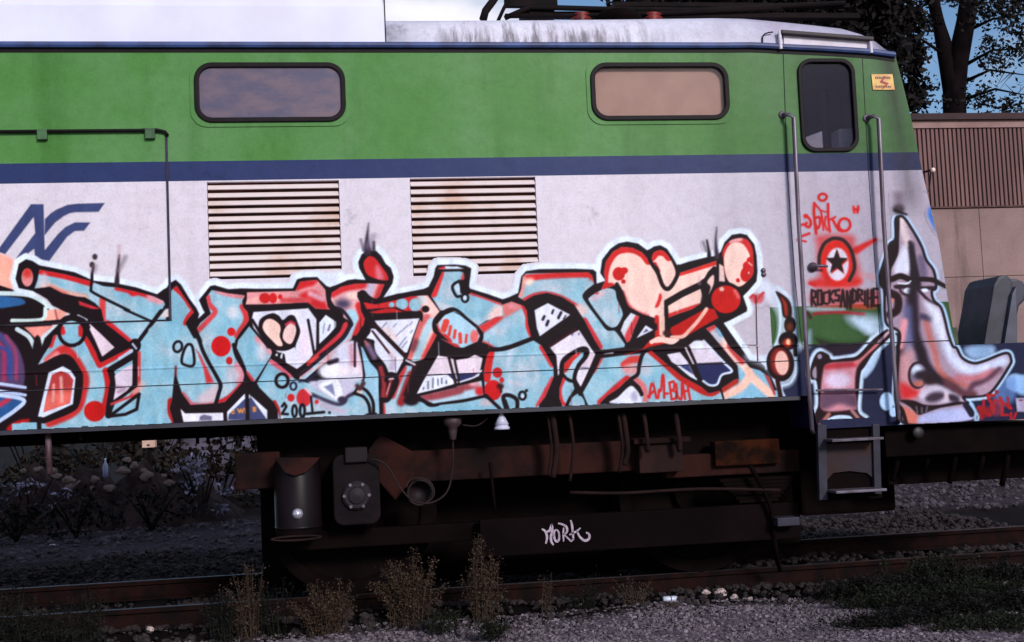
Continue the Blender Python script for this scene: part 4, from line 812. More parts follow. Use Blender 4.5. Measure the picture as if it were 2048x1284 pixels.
outer = [(XL, Z_BOT), (SX(1622, 800), Z_BOT), (SX(1634, 840), Z_SK), (X_END, Z_SK), (X_END, Z_PL)] + front + gut[1:] + [(SX(1490, 100), Z_GUT), (XL, Z_GUT)]
holes = [rr(*W1, .115), rr(*W2, .115), rr(*WD, .10), [(V1[0], V1[2]), (V1[1], V1[2]), (V1[1], V1[3]), (V1[0], V1[3])], [(V2[0], V2[2]), (V2[1], V2[2]), (V2[1], V2[3]), (V2[0], V2[3])]]
mb = MB()
loops = [outer] + holes; tr = tessellate_polygon([[Vector((x, z, 0)) for x, z in l] for l in loops]); allp = [p for l in loops for p in l]
mb.add([(x, 0, z) for x, z in allp], [tuple(t) for t in tr])
for h in holes:
    n = len(h); mb.add([(x, 0, z) for x, z in h] + [(x, .06, z) for x, z in h], [(i, (i + 1) % n, n + (i + 1) % n, n + i) for i in range(n)])
n = len(outer); DEP = 2.94
mb.add([(x, 0, z) for x, z in outer] + [(x, DEP, z) for x, z in outer], [(i, (i + 1) % n, n + (i + 1) % n, n + i) for i in range(n)])
tr2 = tessellate_polygon([[Vector((x, z, 0)) for x, z in outer]]); mb.add([(x, DEP, z) for x, z in outer], [tuple(t) for t in tr2])
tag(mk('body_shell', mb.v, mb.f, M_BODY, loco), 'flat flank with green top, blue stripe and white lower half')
# roof -----------------------------------------------------------
mb = MB()
stn = [(772, 97, 38.5), (900, 98, 38), (1100, 99, 37), (1300, 98, 35), (1440, 96, 33), (1500, 95, 34), (1560, 98, 39), (1640, 102, 47), (1700, 105, 54), (1735, 108, 64), (1760, 110, 80), (1780, 113, 99), (1792, 115, 112)]
prf = [(0, 0), (.002, .3), (.02, .55), (.06, .8), (.14, 1.0), (.35, 1.2), (.8, 1.4), (1.47, 1.5), (2.14, 1.4), (2.6, 1.2), (2.8, 1.0), (2.92, .5), (2.94, 0)]
P = []
for px, yb, yt in stn:
    zb = S(px, yb).z; zt = S(px, yt, .10).z; x = S(px, (yb + yt) / 2).x; P.append([(x, y, zb + (zt - zb) * h) for y, h in prf])
m_ = len(prf); V = [p for r in P for p in r]; F = [(i * m_ + k, i * m_ + k + 1, (i + 1) * m_ + k + 1, (i + 1) * m_ + k) for i in range(len(P) - 1) for k in range(m_ - 1)]
F += [tuple(range(m_)), tuple((len(P) - 1) * m_ + k for k in range(m_))]
mb.add(V, F); mb.build('roof', M_ROOF, loco, smooth=True)
xe = S(771, 60).x; zt = S(500, -60).z
prf2 = [(.004, Z_GUT + .02), (.004, zt - .25), (.04, zt - .08), (.15, zt), (1.47, zt + .12), (2.79, zt), (2.93, zt - .25), (2.935, Z_GUT + .02)]
V = [(x, y, z) for x in (XL, xe) for y, z in prf2]; n = len(prf2)
mk('roof_hood', V, [(i, i + 1, n + i + 1, n + i) for i in range(n - 1)] + [tuple(range(n)), tuple(n + k for k in range(n))], simple('pale_roof_paint', (226, 228, 242), (214, 212, 228), 1.2, .5, k=K), loco)
MB().box((xe - .004, -.002, Z_GUT + .08), (xe + .003, .03, zt - .1)).build('roof_joint', M_GAP, loco)
# gutter ---------------------------------------------------------
gp = [(XL, Z_GUT + .040), (SX(300, 96), Z_GUT + .040), (SX(1440, 96), Z_GUT + .040)] + [(S(px, py).x, S(px, py).z) for px, py in ((1500, 94), (1530, 95), (1560, 97), (1650, 101), (1745, 107), (1788, 113))]
V = []; cs = [(0.02, -.014), (-.026, -.010), (-.034, .004), (-.034, .018), (-.02, .03), (.02, .034)]
for x, z in gp: V += [(x, y, z + h) for y, h in cs]
n = len(cs); F = [(i * n + k, i * n + (k + 1) % n, (i + 1) * n + (k + 1) % n, (i + 1) * n + k) for i in range(len(gp) - 1) for k in range(n)] + [tuple(range(n)), tuple((len(gp) - 1) * n + k for k in range(n))]
mk('gutter', V, F, M_BLUE, loco)
V = []
for x, z in gp: V += [(x, -.004, z - .040), (x, -.004, z - .010), (x, .01, z - .010), (x, .01, z - .040)]
n = 4; F = [(i * n + k, i * n + (k + 1) % n, (i + 1) * n + (k + 1) % n, (i + 1) * n + k) for i in range(len(gp) - 1) for k in range(n)]
mk('gutter_shade', V, F, M_RUB, loco)  # dark strip standing in for the shade below the gutter

# windows --------------------------------------------------------
def grow(w, d): return (w[0] - d, w[1] + d, w[2] - d, w[3] + d)
def glass_mat(name, ca, cb, rough=.12, transp=0.0, scale=3, k=1.0):
    m, nt, b = newmat(name)
    n = noise(nt, scale, 4, stretch=(.7, 1, 1.6), rough=.6); c = mix(nt, ramp(nt, n, .3, .7), lin(ca, k), lin(cb, k)); nt.links.new(c, b.inputs['Base Color'])
    b.inputs['Roughness'].default_value = rough; b.inputs['Specular IOR Level'].default_value = .5
    if transp:
        t = nd(nt, 'ShaderNodeBsdfTransparent'); t.inputs[0].default_value = (.97, .97, .98, 1); mx = nd(nt, 'ShaderNodeMixShader'); mx.inputs[0].default_value = 1 - transp
        nt.links.new(t.outputs[0], mx.inputs[1]); nt.links.new(b.outputs[0], mx.inputs[2]); nt.links.new(mx.outputs[0], nt.nodes['Material Output'].inputs[0])
    return m
M_GL1 = glass_mat('cloud_reflection_glass', (118, 98, 106), (84, 80, 104), .25, 0, 6); M_GL2 = glass_mat('clear_glass', (90, 80, 84), (110, 100, 100), .15, .9); M_GL3 = glass_mat('smoked_glass', (36, 34, 56), (48, 42, 66), .1, .72)  # first pane's mottling is a cloud reflection put into its colour
M_BLIND = simple('tan_blind', (204, 164, 144), (196, 154, 136), 6, .9)
for w, gl, lab in ((W1, M_GL1, 'long rounded window with a grey-brown cloud reflection coloured into its glass'), (W2, M_GL2, 'rounded window with a tan blind drawn behind the glass')):
    mb = MB(); mb.frame(rr(*grow(w, .032), .11), rr(*grow(w, -.004), .115), -.008, .03)
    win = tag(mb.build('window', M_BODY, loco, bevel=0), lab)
    mb = MB(); mb.frame(rr(*grow(w, .004), .118), rr(*grow(w, -.030), .085), -.022, .03); mb.build('gasket', M_RUB, win, bevel=.006)
    MB().prism(rr(*grow(w, -.026), .085), -.004, .002).build('pane', gl, win)
    if gl is M_GL2: MB().prism(rr(*grow(w, .02), .06), .030, .036).build('blind', M_BLIND, win)

# cab door -------------------------------------------------------
dq = [(1566, 101), (1724, 108), (1737, 350), (1752, 560), (1760, 684), (1604, 690), (1590, 560), (1575, 350)]
dpoly = [(S(*p).x, S(*p).z) for p in dq]
door = None
mb = MB(); lps = [dpoly, rr(*grow(WD, .001), .10)]; tr = tessellate_polygon([[Vector((x, z, 0)) for x, z in l] for l in lps]); ap = [p for l in lps for p in l]
mb.add([(x, -.0012, z) for x, z in ap], [tuple(t) for t in tr]); n = len(dpoly)
mb.add([(x, -.0012, z) for x, z in dpoly] + [(x, .004, z) for x, z in dpoly], [(i, (i + 1) % n, n + (i + 1) % n, n + i) for i in range(n)])
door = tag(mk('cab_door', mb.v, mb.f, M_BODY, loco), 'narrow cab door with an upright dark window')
mb = MB(); mb.frame(rr(*grow(WD, .008), .105), rr(*grow(WD, -.022), .08), -.022, .03); mb.build('gasket', M_RUB, door, bevel=.006)
MB().prism(rr(*grow(WD, -.02), .08), .004, .010).build('pane', M_GL3, door)
for a, b in ((0, 7), (7, 6), (6, 5), (1, 2), (2, 3), (3, 4), (5, 4)):
    p, q_ = Vector((dpoly[a][0], -.002, dpoly[a][1])), Vector((dpoly[b][0], -.002, dpoly[b][1])); MB().tube([p, q_], .0024, 6).build('door_seal', M_GAP, door)
hx, hz = S(1640, 534).x, S(1640, 534).z
mb = MB(); mb.lathe((hx - .06, 0, hz), [(.035, .0), (.035, -.02), (.02, -.025), (.018, -.05)], 'Y', 14); mb.tube([(hx - .06, -.05, hz), (hx, -.055, hz + .003), (hx + .035, -.05, hz - .004)], [.013, .011, .009], 8); mb.build('door_handle', M_STEEL, door, smooth=True)
# cab interior glimpsed through the door window
MI = simple('cab_lining', (84, 78, 100), (64, 58, 78), 3, .8); MP = simple('pale_console', (190, 182, 200), (160, 150, 168), 4, .7, k=1.4)
cx0, cx1 = SX(1520, 300), SX(1790, 300)
MB().box((cx0, .9, 2.6), (cx1, .93, 3.9)).build('cab_bulkhead', MI, loco)
a = S(1625, 300, .14); b = S(1644, 262, .14); MB().prism([(a.x - .06, a.z - .1), (b.x, a.z - .1), (b.x, b.z), (a.x - .06, b.z - .05)], .14, .3).build('driver_seat', MP, loco)
a = S(1680, 300, .14); b = S(1705, 256, .14); MB().box((a.x, .14, a.z - .1), (b.x + .04, .3, b.z)).build('console', MP, loco, bevel=.02)
a = S(1652, 300, .6); b = S(1652, 175, .6); MB().box((a.x - .02, .6, a.z - .1), (a.x + .02, .64, b.z)).build('cab_post', simple('cab_post_paint', (110, 104, 130), None, 4, .6), loco)
# door hood on the roof edge
h0, h1 = S(1561, 60), S(1738, 73)
V = []; 
mb = MB(); zA, zB = S(1561, 60, -.04).z, S(1738, 74, -.04).z; x0, x1 = S(1558, 62).x, S(1741, 74).x
mb.add([(x0, -.055, zA - .028), (x1, -.055, zB - .028), (x1, -.055, zB), (x0, -.055, zA), (x0, .14, zA - .028), (x1, .14, zB - .028), (x1, .14, zB + .01), (x0, .14, zA + .01)], [(0, 1, 2, 3), (4, 7, 6, 5), (0, 4, 5, 1), (3, 2, 6, 7), (0, 3, 7, 4), (1, 5, 6, 2)])
hood = mb.build('door_hood', simple('brown_drip_rail', (52, 42, 44), (38, 30, 34), 6, .6), loco, bevel=.006)
zc0, zc1 = S(1566, 97).z, S(1735, 106).z
mb = MB(); mb.add([(x0 + .03, -.006, zc0 + .02), (x1 - .02, -.006, zc1 + .02), (x1 - .02, -.012, zB - .025), (x0 + .03, -.012, zA - .025), (x0 + .03, .1, zc0 + .02), (x1 - .02, .1, zc1 + .02), (x1 - .02, .1, zB - .025), (x0 + .03, .1, zA - .025)], [(0, 1, 2, 3), (4, 7, 6, 5), (0, 4, 5, 1), (3, 2, 6, 7), (0, 3, 7, 4), (1, 5, 6, 2)])
mb.build('hood_panel', M_WHITE, hood)
for px in (1559, 1740):
    a, b = S(px, 62 if px < 1600 else 74, -.03), S(px + 3, 98 if px < 1600 else 106, -.03); MB().tube([a, b], .012, 8).build('hood_post', M_WHITE, hood)
mb = MB(); mb.tube(spl([S(1525, 88, -.01), S(1526, 72, -.012), S(1534, 66, -.014), S(1546, 64, -.012)]), .005, 6); mb.build('roof_hook', M_GAP, loco)
# handrails ------------------------------------------------------
for pts in (((1566, 229, -.01), (1578, 229, -.07), (1587, 236, -.09), (1597, 440, -.09), (1607, 600, -.09), (1618, 780, -.09), (1624, 858, -.09), (1626, 866, -.02)),
            ((1734, 236, -.01), (1748, 232, -.07), (1757, 238, -.09), (1767, 440, -.09), (1779, 610, -.09), (1792, 780, -.09), (1796, 836, -.09), (1797, 844, -.02))):
    P = [S(*p) for p in pts]; mb = MB(); mb.tube([P[0], P[1], P[2]] + P[3:], .0155, 10); mb.lathe(P[0] + Vector((0, .012, 0)), [(.03, 0), (.03, -.01), (.02, -.016)], 'Y', 12)
    mb.build('handrail', M_STEEL, loco, smooth=True)
# side hatch at left ---------------------------------------------
hx1 = SX(337, 450); hz1, hz0 = SZ(200, 268), SZ(200, 642)
hz1, hz0 = SZ(330, 264), SZ(330, 640)
hatch = MB().box((XL + .5, -.0012, hz0), (hx1, .004, hz1)).build('side_hatch', M_BODY, loco)
mb = MB(); mb.tube([(XL, -.022, hz1 + .008), (hx1 - .05, -.022, hz1 + .008), (hx1 - .005, -.020, hz1 - .003), (hx1 + .012, -.018, hz1 - .03)], .0115, 8); mb.build('hatch_bar', M_RUB, hatch, smooth=True)
MB().box((hx1 - .007, -.012, hz0), (hx1 + .007, .002, hz1 - .02)).build('hatch_edge', simple('hatch_rubber', (66, 62, 82), (52, 48, 64), 9, .7, spec=.2), hatch)
MB().box((XL, -.0095, hz0 - .006), (hx1 + .007, .002, hz0 + .003)).build('hatch_sill', M_GAP, hatch)
for px in (86, 301):
    x = SX(px, 268); mb = MB().box((x - .032, -.035, hz1 - .05), (x + .032, 0, hz1 + .02)); mb.box((x - .05, -.028, hz1 - .003), (x + .05, -.004, hz1 + .022)); mb.build('hinge', simple('hinge_green', (64, 108, 62), (44, 74, 46), 8, .6), hatch, bevel=.005)
# vent grilles ---------------------------------------------------
M_SLAT = simple('slat_paint', (222, 208, 206), (206, 170, 150), 3.0, .5, k=K, lo=.48, hi=.72); M_VOID = simple('vent_void', (92, 44, 34), (54, 26, 21), 6, .9)
for vi, (w, lab) in enumerate(((V1, 'louvred vent nearer the logo'), (V2, 'louvred vent right of the other one'))):
    x0, x1, z0, z1 = w
    mb = MB(); mb.add([(x0, .052, z0), (x1, .052, z0), (x1, .052, z1), (x0, .052, z1)], [(0, 1, 2, 3)]); vent = tag(mk('vent_grille', mb.v, mb.f, M_VOID, loco), lab)
    N = 12; pit = (z1 - z0 - .02) / N; sm_ = None
    for i in range(N - 1 + 1):
        zt_ = z1 - .018 - i * pit; sh = pit * .61
        if i == N - 1 and False: continue
        V = [(x0 + .004, .026, zt_ - .002), (x0 + .004, -.0008, zt_ - sh), (x0 + .004, .005, zt_ - sh - .004), (x0 + .004, .046, zt_ + .004), (x1 - .004, .026, zt_ - .002), (x1 - .004, -.0008, zt_ - sh), (x1 - .004, .005, zt_ - sh - .004), (x1 - .004, .046, zt_ + .004)]
        if sm_ is None:
            s_ = mk('slat', [(a, b, c - zt_) for a, b, c in V], [(0, 1, 5, 4), (1, 2, 6, 5), (2, 3, 7, 6), (3, 0, 4, 7), (0, 3, 2, 1), (4, 5, 6, 7)], M_SLAT, vent); sm_ = s_.data
        else: s_ = link('slat', sm_, None, vent)
        s_.location.z = zt_; s_.rotation_euler.x = .0
# horizontal joint between the lower flank sheets
MB().box((XL, -.0075, Z_F2 - .0025), (SX(1600, 720), .0, Z_F2 + .0025)).build('panel_joint', M_GAP, loco)
MB().box((SX(1612, 688), -.008, ZG0 - .004), (SX(1900, 690), .0, ZG0 + .002)).build('panel_joint', M_GAP, loco)
MB().tube([S(1512, 590, -.004), S(1515, 722, -.004)], .003, 6).build('panel_joint', M_GAP, loco); MB().tube([S(1484, 690, -.004), S(1514, 690, -.004)], .002, 6).build('panel_joint', M_GAP, loco)
MB().box((XL, -.01, Z_BOT - .028), (SX(1600, 800), .03, Z_BOT - .001)).build('sill_lip', simple('sill_dark', (44, 42, 56), (24, 18, 22), 8, .5, stretch=(.4, 1, 1)), loco)
# small things on the flank
s0, s1 = S(1743, 149), S(1786, 180)
sg = MB().prism([(s0.x, s1.z), (s1.x + .01, s1.z), (s1.x, s0.z), (s0.x - .005, s0.z)], -.009, -.004).build('warning_sign', simple('sign_yellow', (226, 186, 96), (206, 150, 84), 20, .5, k=K), loco)
tag(sg, 'small yellow danger plate with a red lightning bolt')
w_, h_ = s1.x - s0.x, s0.z - s1.z; u = lambda a, b: (s0.x + a * w_, s0.z - b * h_)
mb = MB(); mb.prism([u(.58, .12), u(.66, .14), u(.50, .45), u(.80, .58), u(.48, .95), u(.44, .92), u(.62, .64), u(.34, .52)], -.0115, -.009); mb.build('lightning_mark', simple('sign_red', (176, 34, 34), None, 20, .5), sg)
mb = MB()
for k in range(9): mb.box((u(.14 + .085 * k, .3)[0], -.0112, u(0, .30)[1]), (u(.14 + .085 * k + .05, .3)[0], -.009, u(0, .17)[1]))
SGT = simple('sign_brown', (110, 62, 40), None, 20, .5); mb.build('sign_text', SGT, sg); mb = MB()
for k in range(9): mb.box((u(.14 + .085 * k, .3)[0], -.0112, u(0, .86)[1]), (u(.14 + .085 * k + .05, .3)[0], -.009, u(0, .74)[1]))
mb.build('sign_text', SGT, sg)
a, b = S(1846, 345, .1), S(1862, 340, .02); mb = MB(); mb.tube([a, b], .008, 8); mb.tube([S(1862, 340, .02), S(1858, 384, .06)], .006, 6); arm = mb.build('mirror_arm', M_GAP, loco)
mb = MB(); mb.lathe(S(1866, 340, .0), [(.001, -.018), (.012, -.014), (.018, 0), (.012, .014), (.001, .018)], 'Z', 12); mb.build('glint_knob', simple('cream_glint', (255, 226, 206), (255, 216, 196), 9, .3, k=1.05), arm, smooth=True)  # pale knob: a flash glint on the arm put into its colour
for px, py in ((1526, 541), (1527, 549)):
    mb = MB(); mb.lathe(S(px, py, 0), [(.018, 0), (.018, -.012), (.008, -.018)], 'Y', 10); mb.build('latch', M_STEEL, loco, smooth=True)

# cowl on the front platform -------------------------------------
pl = lambda *L: [(S(x + 7, y, .25).x, S(x + 7, y, .25).z) for x, y in L]
mb = MB(); mb.prism(pl((1951, 694), (1958, 650), (1967, 600), (1971, 572), (1980, 556), (1991, 551), (2001, 554), (2009, 566), (2011, 600), (2006, 694)), .18, .62); cowl = mb.build('front_cowl', M_GREY, loco, bevel=.02)
mb = MB(); mb.prism(pl((2000, 556), (2030, 557), (2041, 562), (2047, 574), (2048, 588), (2044, 602), (2034, 612), (2030, 630), (2030, 694), (2006, 694), (2004, 610)), .26, .62); mb.build('cowl_roll', simple('blue_grey_steel', (104, 106, 130), (84, 82, 104), 5, .5), cowl, bevel=.02)
mb = MB(); mb.prism(pl((1985, 694), (2002, 590), (2010, 575), (2012, 694)), .14, .2); mb.build('cowl_rib', simple('pale_rib', (118, 120, 146), None, 5, .5), cowl, bevel=.006)
MB().box((S(1898, 690, .05).x, .03, S(1900, 690, .05).z), (S(1915, 690, .05).x, .12, S(1900, 655, .05).z)).build('foot_block', simple('olive_block', (74, 84, 58), None, 6, .7), loco, bevel=.008)
mb = MB(); mb.tube(spl([S(1940, 664, .5), S(1937, 672, .5), S(1941, 680, .5), S(1950, 682, .5), S(1958, 676, .5)]), .006, 6); mb.build('hose_hook', M_RUST, loco)
# ladder ---------------------------------------------------------
lp = lambda *L: [(S(x, y, .0).x, S(x, y, .0).z) for x, y in L]
M_LAD = simple('dark_ladder_steel', (62, 60, 76), (46, 42, 54), 6, .6, spec=.25)
lad = MB().prism(lp((1634, 848), (1652, 850), (1654, 1000), (1638, 1000)), -.012, .03).build('ladder', M_LAD, loco, bevel=.004)
MB().prism(lp((1744, 848), (1758, 848), (1762, 988), (1748, 988)), -.012, .03).build('side_plate', M_LAD, lad, bevel=.004)
MB().prism(lp((1650, 888), (1756, 884), (1756, 982), (1750, 958), (1735, 946), (1700, 942), (1668, 946), (1655, 960), (1652, 988)), .012, .02).build('back_plate', simple('blue_grey_plate', (62, 56, 68), (70, 44, 38), 3.5, .7, spec=.2), lad)
for x0_, x1_, yy in ((1660, 1763, 881), (1668, 1769, 984)):
    a, b = S(x0_, yy, -.12), S(x1_, yy - 2, -.12); MB().box((a.x, -.16, a.z - .010), (b.x, .03, a.z + .008)).build('step', simple('worn_step', (104, 96, 112), (72, 62, 70), 9, .5, .2), lad, bevel=.003)
a, b = S(1632, 781, -.05), S(1765, 779, -.05); mb = MB(); mb.tube([a, b], .008, 8); mb.build('grab_bar', M_STEEL, lad)
MB().box((S(1642, 850).x, .03, S(1700, 1000).z), (S(1760, 850).x, .06, S(1700, 846).z)).build('recess_plate', M_OIL, lad)

M_CBL = simple('brown_cable', (60, 40, 42), (44, 29, 32), 9, .7, spec=.2); M_HNG = simple('hanger_pipe', (56, 32, 31), (34, 20, 20), 5, .8, spec=.15)
# bogie ----------------------------------------------------------
bog = None
def bx(px0, py0, px1, py1, Y0, Y1): a, b = S(px0, (py0 + py1) / 2, Y0), S(px1, (py0 + py1) / 2, Y0); z1_, z0_ = S((px0 + px1) / 2, py0, Y0).z, S((px0 + px1) / 2, py1, Y0).z; return (a.x, Y0, z0_), (b.x, Y1, z1_)
mb = MB(); mb.box(*bx(470, 905, 560, 978, .34, .5)); mb.box(*bx(700, 893, 1330, 955, .36, .5)); mb.prism([(S(x, y, .4).x, S(x, y, .4).z) for x, y in ((760, 868), (830, 905), (830, 950), (790, 1000), (755, 960), (735, 900))], .33, .42); mb.box(*bx(1330, 905, 1600, 950, .36, .5))
bog = tag(mb.build('bogie', M_BROWN, loco, bevel=.012), 'dark brown rusty bogie frame below the flank')
for px in (700, 1395):
    c = Vector((SX(px, 1000, .7), .70, .15 + .61)); mb = MB(); mb.lathe(c, [(.58, .14), (.63, .13), (.64, .10), (.61, .095), (.61, 0), (.52, -.0), (.50, .03), (.2, .05), (.18, -.02), (.09, -.03)], 'Y', 40); mb.build('wheel', M_OIL, bog)
    MB().lathe(c, [(.07, .1), (.07, 1.4)], 'Y', 16).build('axle', M_OIL, bog)
    c2 = Vector((c.x, 2.2, c.z)); mb = MB(); mb.lathe(c2, [(.61, .0), (.61, .1), (.64, .1), (.64, -.04), (.5, -.05)], 'Y', 32); mb.build('wheel', M_OIL, bog)
MB().box(*bx(960, 1022, 1600, 1096, .28, .36)).build('guard_beam', simple('black_beam', (30, 18, 20), (20, 11, 13), 2, .85, bmp=.2, spec=.05), bog, bevel=.01)
MB().box(*bx(560, 1055, 960, 1092, .42, .5)).build('guard_beam', M_OIL, bog, bevel=.01)
# air tank with dished, shiny bottom
a = S(592, 920, .08); b = S(592, 1074, .08); r = .158; cx, cy = a.x, .22; H = a.z - b.z
mb = MB(); mb.lathe((cx, cy, b.z), [(.01, -.045), (r * .55, -.035), (r * .9, -.008), (r, .03), (r, .05), (r * 1.02, .052), (r * 1.02, .065), (r, .067), (r, H - .03), (r * .9, H), (r * .3, H + .03)], 'Z', 36); tank = mb.build('air_tank', M_TANK, bog, smooth=True)
mb = MB(); mb.prism([(S(x, y, .05).x, S(x, y, .05).z) for x, y in ((548, 915), (640, 915), (632, 925), (612, 945), (590, 952), (570, 945))], .035, .06); mb.build('tank_bracket', M_BROWN, tank, bevel=.006)
mb = MB(); mb.lathe((cx, cy - r + .02, S(592, 1028, .06).z), [(.001, -.05), (.022, -.044), (.036, -.022), (.038, 0)], 'Y', 14); mb.build('glint_boss', simple('glint_metal', (226, 222, 236), (206, 200, 214), 9, .22, .6), tank, smooth=True)  # bright boss added to give the tank its glint
mb = MB(); mb.frame([(S(592, 1075, .0).x + .17 * math.cos(k / 24 * 6.283), S(592, 1078, .0).z + .02 * math.sin(k / 24 * 6.283)) for k in range(24)], [(S(592, 1075, .0).x + .15 * math.cos(k / 24 * 6.283), S(592, 1078, .0).z + .008 * math.sin(k / 24 * 6.283)) for k in range(24)], .06, .08); mb.build('tank_strap', M_HNG, tank)
# axle box
x0_, x1_, z0_, z1_ = S(666, 980, .2).x, S(760, 980, .2).x, S(712, 1050, .2).z, S(712, 908, .2).z
ax = MB().prism(rr(x0_, x1_, z0_, z1_, .07), .2, .62).build('axle_box', simple('greasy_iron', (44, 31, 36), (28, 20, 24), 6, .7, bmp=.2, spec=.1), bog, bevel=.012)
cz = (z0_ + z1_) / 2 - .04; mb = MB(); mb.lathe(((x0_ + x1_) / 2, .2, cz), [(.10, .01), (.10, -.02), (.085, -.03), (.06, -.03), (.055, -.045), (.01, -.05)], 'Y', 24); mb.build('axle_cap', simple('cap_iron', (54, 45, 54), (38, 30, 37), 7, .5, spec=.2), ax, smooth=False)
for k in range(6):
    w = k / 6 * 6.283; mb = MB(); mb.lathe(((x0_ + x1_) / 2 + .085 * math.cos(w), .19, cz + .085 * math.sin(w)), [(.012, 0), (.012, -.03)], 'Y', 6); mb.build('bolt', M_STEEL, ax)
MB().box(*bx(690, 895, 735, 925, .16, .4)).build('spring_seat', simple('spring_iron', (44, 34, 39), None, 6, .7, spec=.2), ax, bevel=.01)
for k in range(7):
    z = S(1470, 960, .3).z - k * .026; MB().box((S(1440 + 6 * k, 960, .3).x, .3, z - .012), (S(1590 - 6 * k, 960, .3).x, .38, z + .011)).build('leaf_spring', M_OIL, bog)
# ring opening, cables and pipes
c = S(840, 985, .2); mb = MB(); mb.lathe(c, [(.088, .06), (.094, .0), (.094, -.03), (.078, -.03), (.076, .05)], 'Y', 28); mb.build('pipe_mouth', simple('pipe_iron', (44, 30, 34), None, 7, .6, spec=.2), bog, smooth=True)
def pipe(name, pts, r, mat, par=None): mb = MB(); mb.tube(spl([S(*p) for p in pts]), r, 8); return mb.build(name, mat, par or bog, smooth=True)
pipe('cable', ((905, 852, .1), (906, 890, .12), (905, 940, .14), (893, 985, .14), (860, 1006, .12), (825, 1000, .1), (800, 975, .1), (780, 940, .1), (760, 922, .12), (735, 918, .16)), .007, M_CBL)
pipe('cable', ((812, 975, .1), (820, 960, .12), (840, 956, .12), (862, 966, .12), (868, 990, .12), (850, 1008, .12)), .006, M_CBL)
a = S(906, 846, .06); mb = MB(); mb.lathe((a.x, .1, a.z - .06), [(.012, -.06), (.022, -.05), (.03, 0), (.035, .03), (.062, .05), (.066, .09), (.05, .1)], 'Z', 16); mb.build('cable_gland', simple('gland_brown', (84, 62, 66), (64, 46, 50), 8, .6), bog, smooth=True)
pipe('cable', ((925, 850, .1), (950, 852, .1), (965, 845, .1), (975, 836, .08)), .006, M_CBL)
a = S(1005, 846, .02); mb = MB(); mb.lathe((a.x, .06, a.z), [(.054, -.045), (.054, -.028), (.045, -.026), (.045, -.012), (.05, -.01), (.03, .03), (.014, .06), (.012, .08)], 'Z', 18); mb.build('filler_cap', simple('pale_plastic', (206, 206, 226), (190, 188, 210), 9, .4), loco, smooth=True)
for px, w_, y1_ in ((1108, .022, 955), (1142, .012, 962), (1250, .02, 930), (1291, .016, 892), (1355, .02, 880), (1098, .010, 952), (1240, .012, 945)):
    pipe('hanger', ((px - 4, 828, .14), (px, 850, .12), (px + 5, 900, .14), (px - 2, y1_, .16)), w_, M_HNG)
MB().box(*bx(1278, 884, 1366, 945, .24, .5)).build('relay_box', simple('brown_box', (66, 38, 35), (46, 27, 26), 5, .8, spec=.15), bog, bevel=.01); MB().box(*bx(1268, 876, 1382, 886, .20, .5)).build('box_lid', M_BROWN, bog, bevel=.004)
pipe('brake_rod', ((1140, 985, .2), (1250, 986, .2), (1400, 978, .2), (1560, 980, .2)), .012, M_HNG); pipe('brake_rod', ((980, 925, .2), (990, 1020, .2)), .012, M_OIL)
MB().box(*bx(1430, 880, 1560, 930, .3, .42)).build('rust_plate', M_RUST, bog, bevel=.01)
pipe('sand_pipe', ((1500, 930, .2), (1540, 1010, .22), (1550, 1090, .3), (1560, 1140, .5)), .018, M_OIL)
MB().box(*bx(1555, 1035, 1600, 1052, .15, .4)).build('rail_guard', M_LAD, bog, bevel=.006)
# parts hanging below the middle of the body
mb = MB(); a, b = S(96, 864, .1), S(99, 948, .1); mb.tube([a, b], .02, 10); mb.build('drain_pipe', simple('mauve_pipe', (136, 108, 124), (88, 56, 60), 9, .6), loco, smooth=True)
for px in (395, 416): a, b = S(px, 848, .3), S(px, 888, .3); MB().tube([a, b], .012, 8).build('hanger', M_OIL, loco)
a, b = S(160, 866, .1), S(162, 880, .1); MB().tube([a, b], .014, 8).build('hanger', M_OIL, loco)
MB().box((SX(520, 850, .9), .5, Z_BOT - .5), (SX(1600, 800, .9), 2.4, Z_BOT - .03)).build('underframe', M_OIL, loco)
MB().box((XL, .9, Z_BOT - .12), (SX(520, 850, .9), 2.1, Z_BOT - .03)).build('underframe', M_OIL, loco)
# front underframe dark pieces right of the ladder
MB().box(*bx(1770, 852, 2150, 905, .12, 2.6)).build('buffer_beam', M_OIL, loco, bevel=.01)
mb = MB(); mb.lathe(S(1835, 865, .06), [(.042, 0), (.046, -.012), (.04, -.02), (.012, -.024)], 'Y', 18); mb.build('coupling_cap', simple('greasy_cap', (78, 66, 74), None, 7, .5), loco, smooth=True)
for px, y1_ in ((1790, 960), (1850, 940), (1905, 965), (1960, 950), (2010, 970)):
    pipe('air_hose', ((px, 890, .25), (px + 4, 920, .22), (px - 6, y1_, .3)), .022, M_OIL, loco)
MB().box(*bx(1775, 905, 2150, 960, .5, .6)).build('snow_guard', M_OIL, loco, bevel=.01)

MB().box((SX(520, 1000, 1.0), 1.0, .28), (SX(1600, 1000, 1.0), 1.95, Z_BOT - .1)).build('traction_motor', M_OIL, bog, bevel=.03)
MB().box((SX(1600, 960, .9), .9, .5), (SX(1790, 960, .9), 2.0, Z_BOT - .3)).build('brake_gear', M_OIL, loco, bevel=.03)
MB().box((SX(1790, 960, .9), .9, .72), (SX(2150, 960, .9), 2.0, Z_BOT - .3)).build('coupling_gear', M_OIL, loco, bevel=.03)
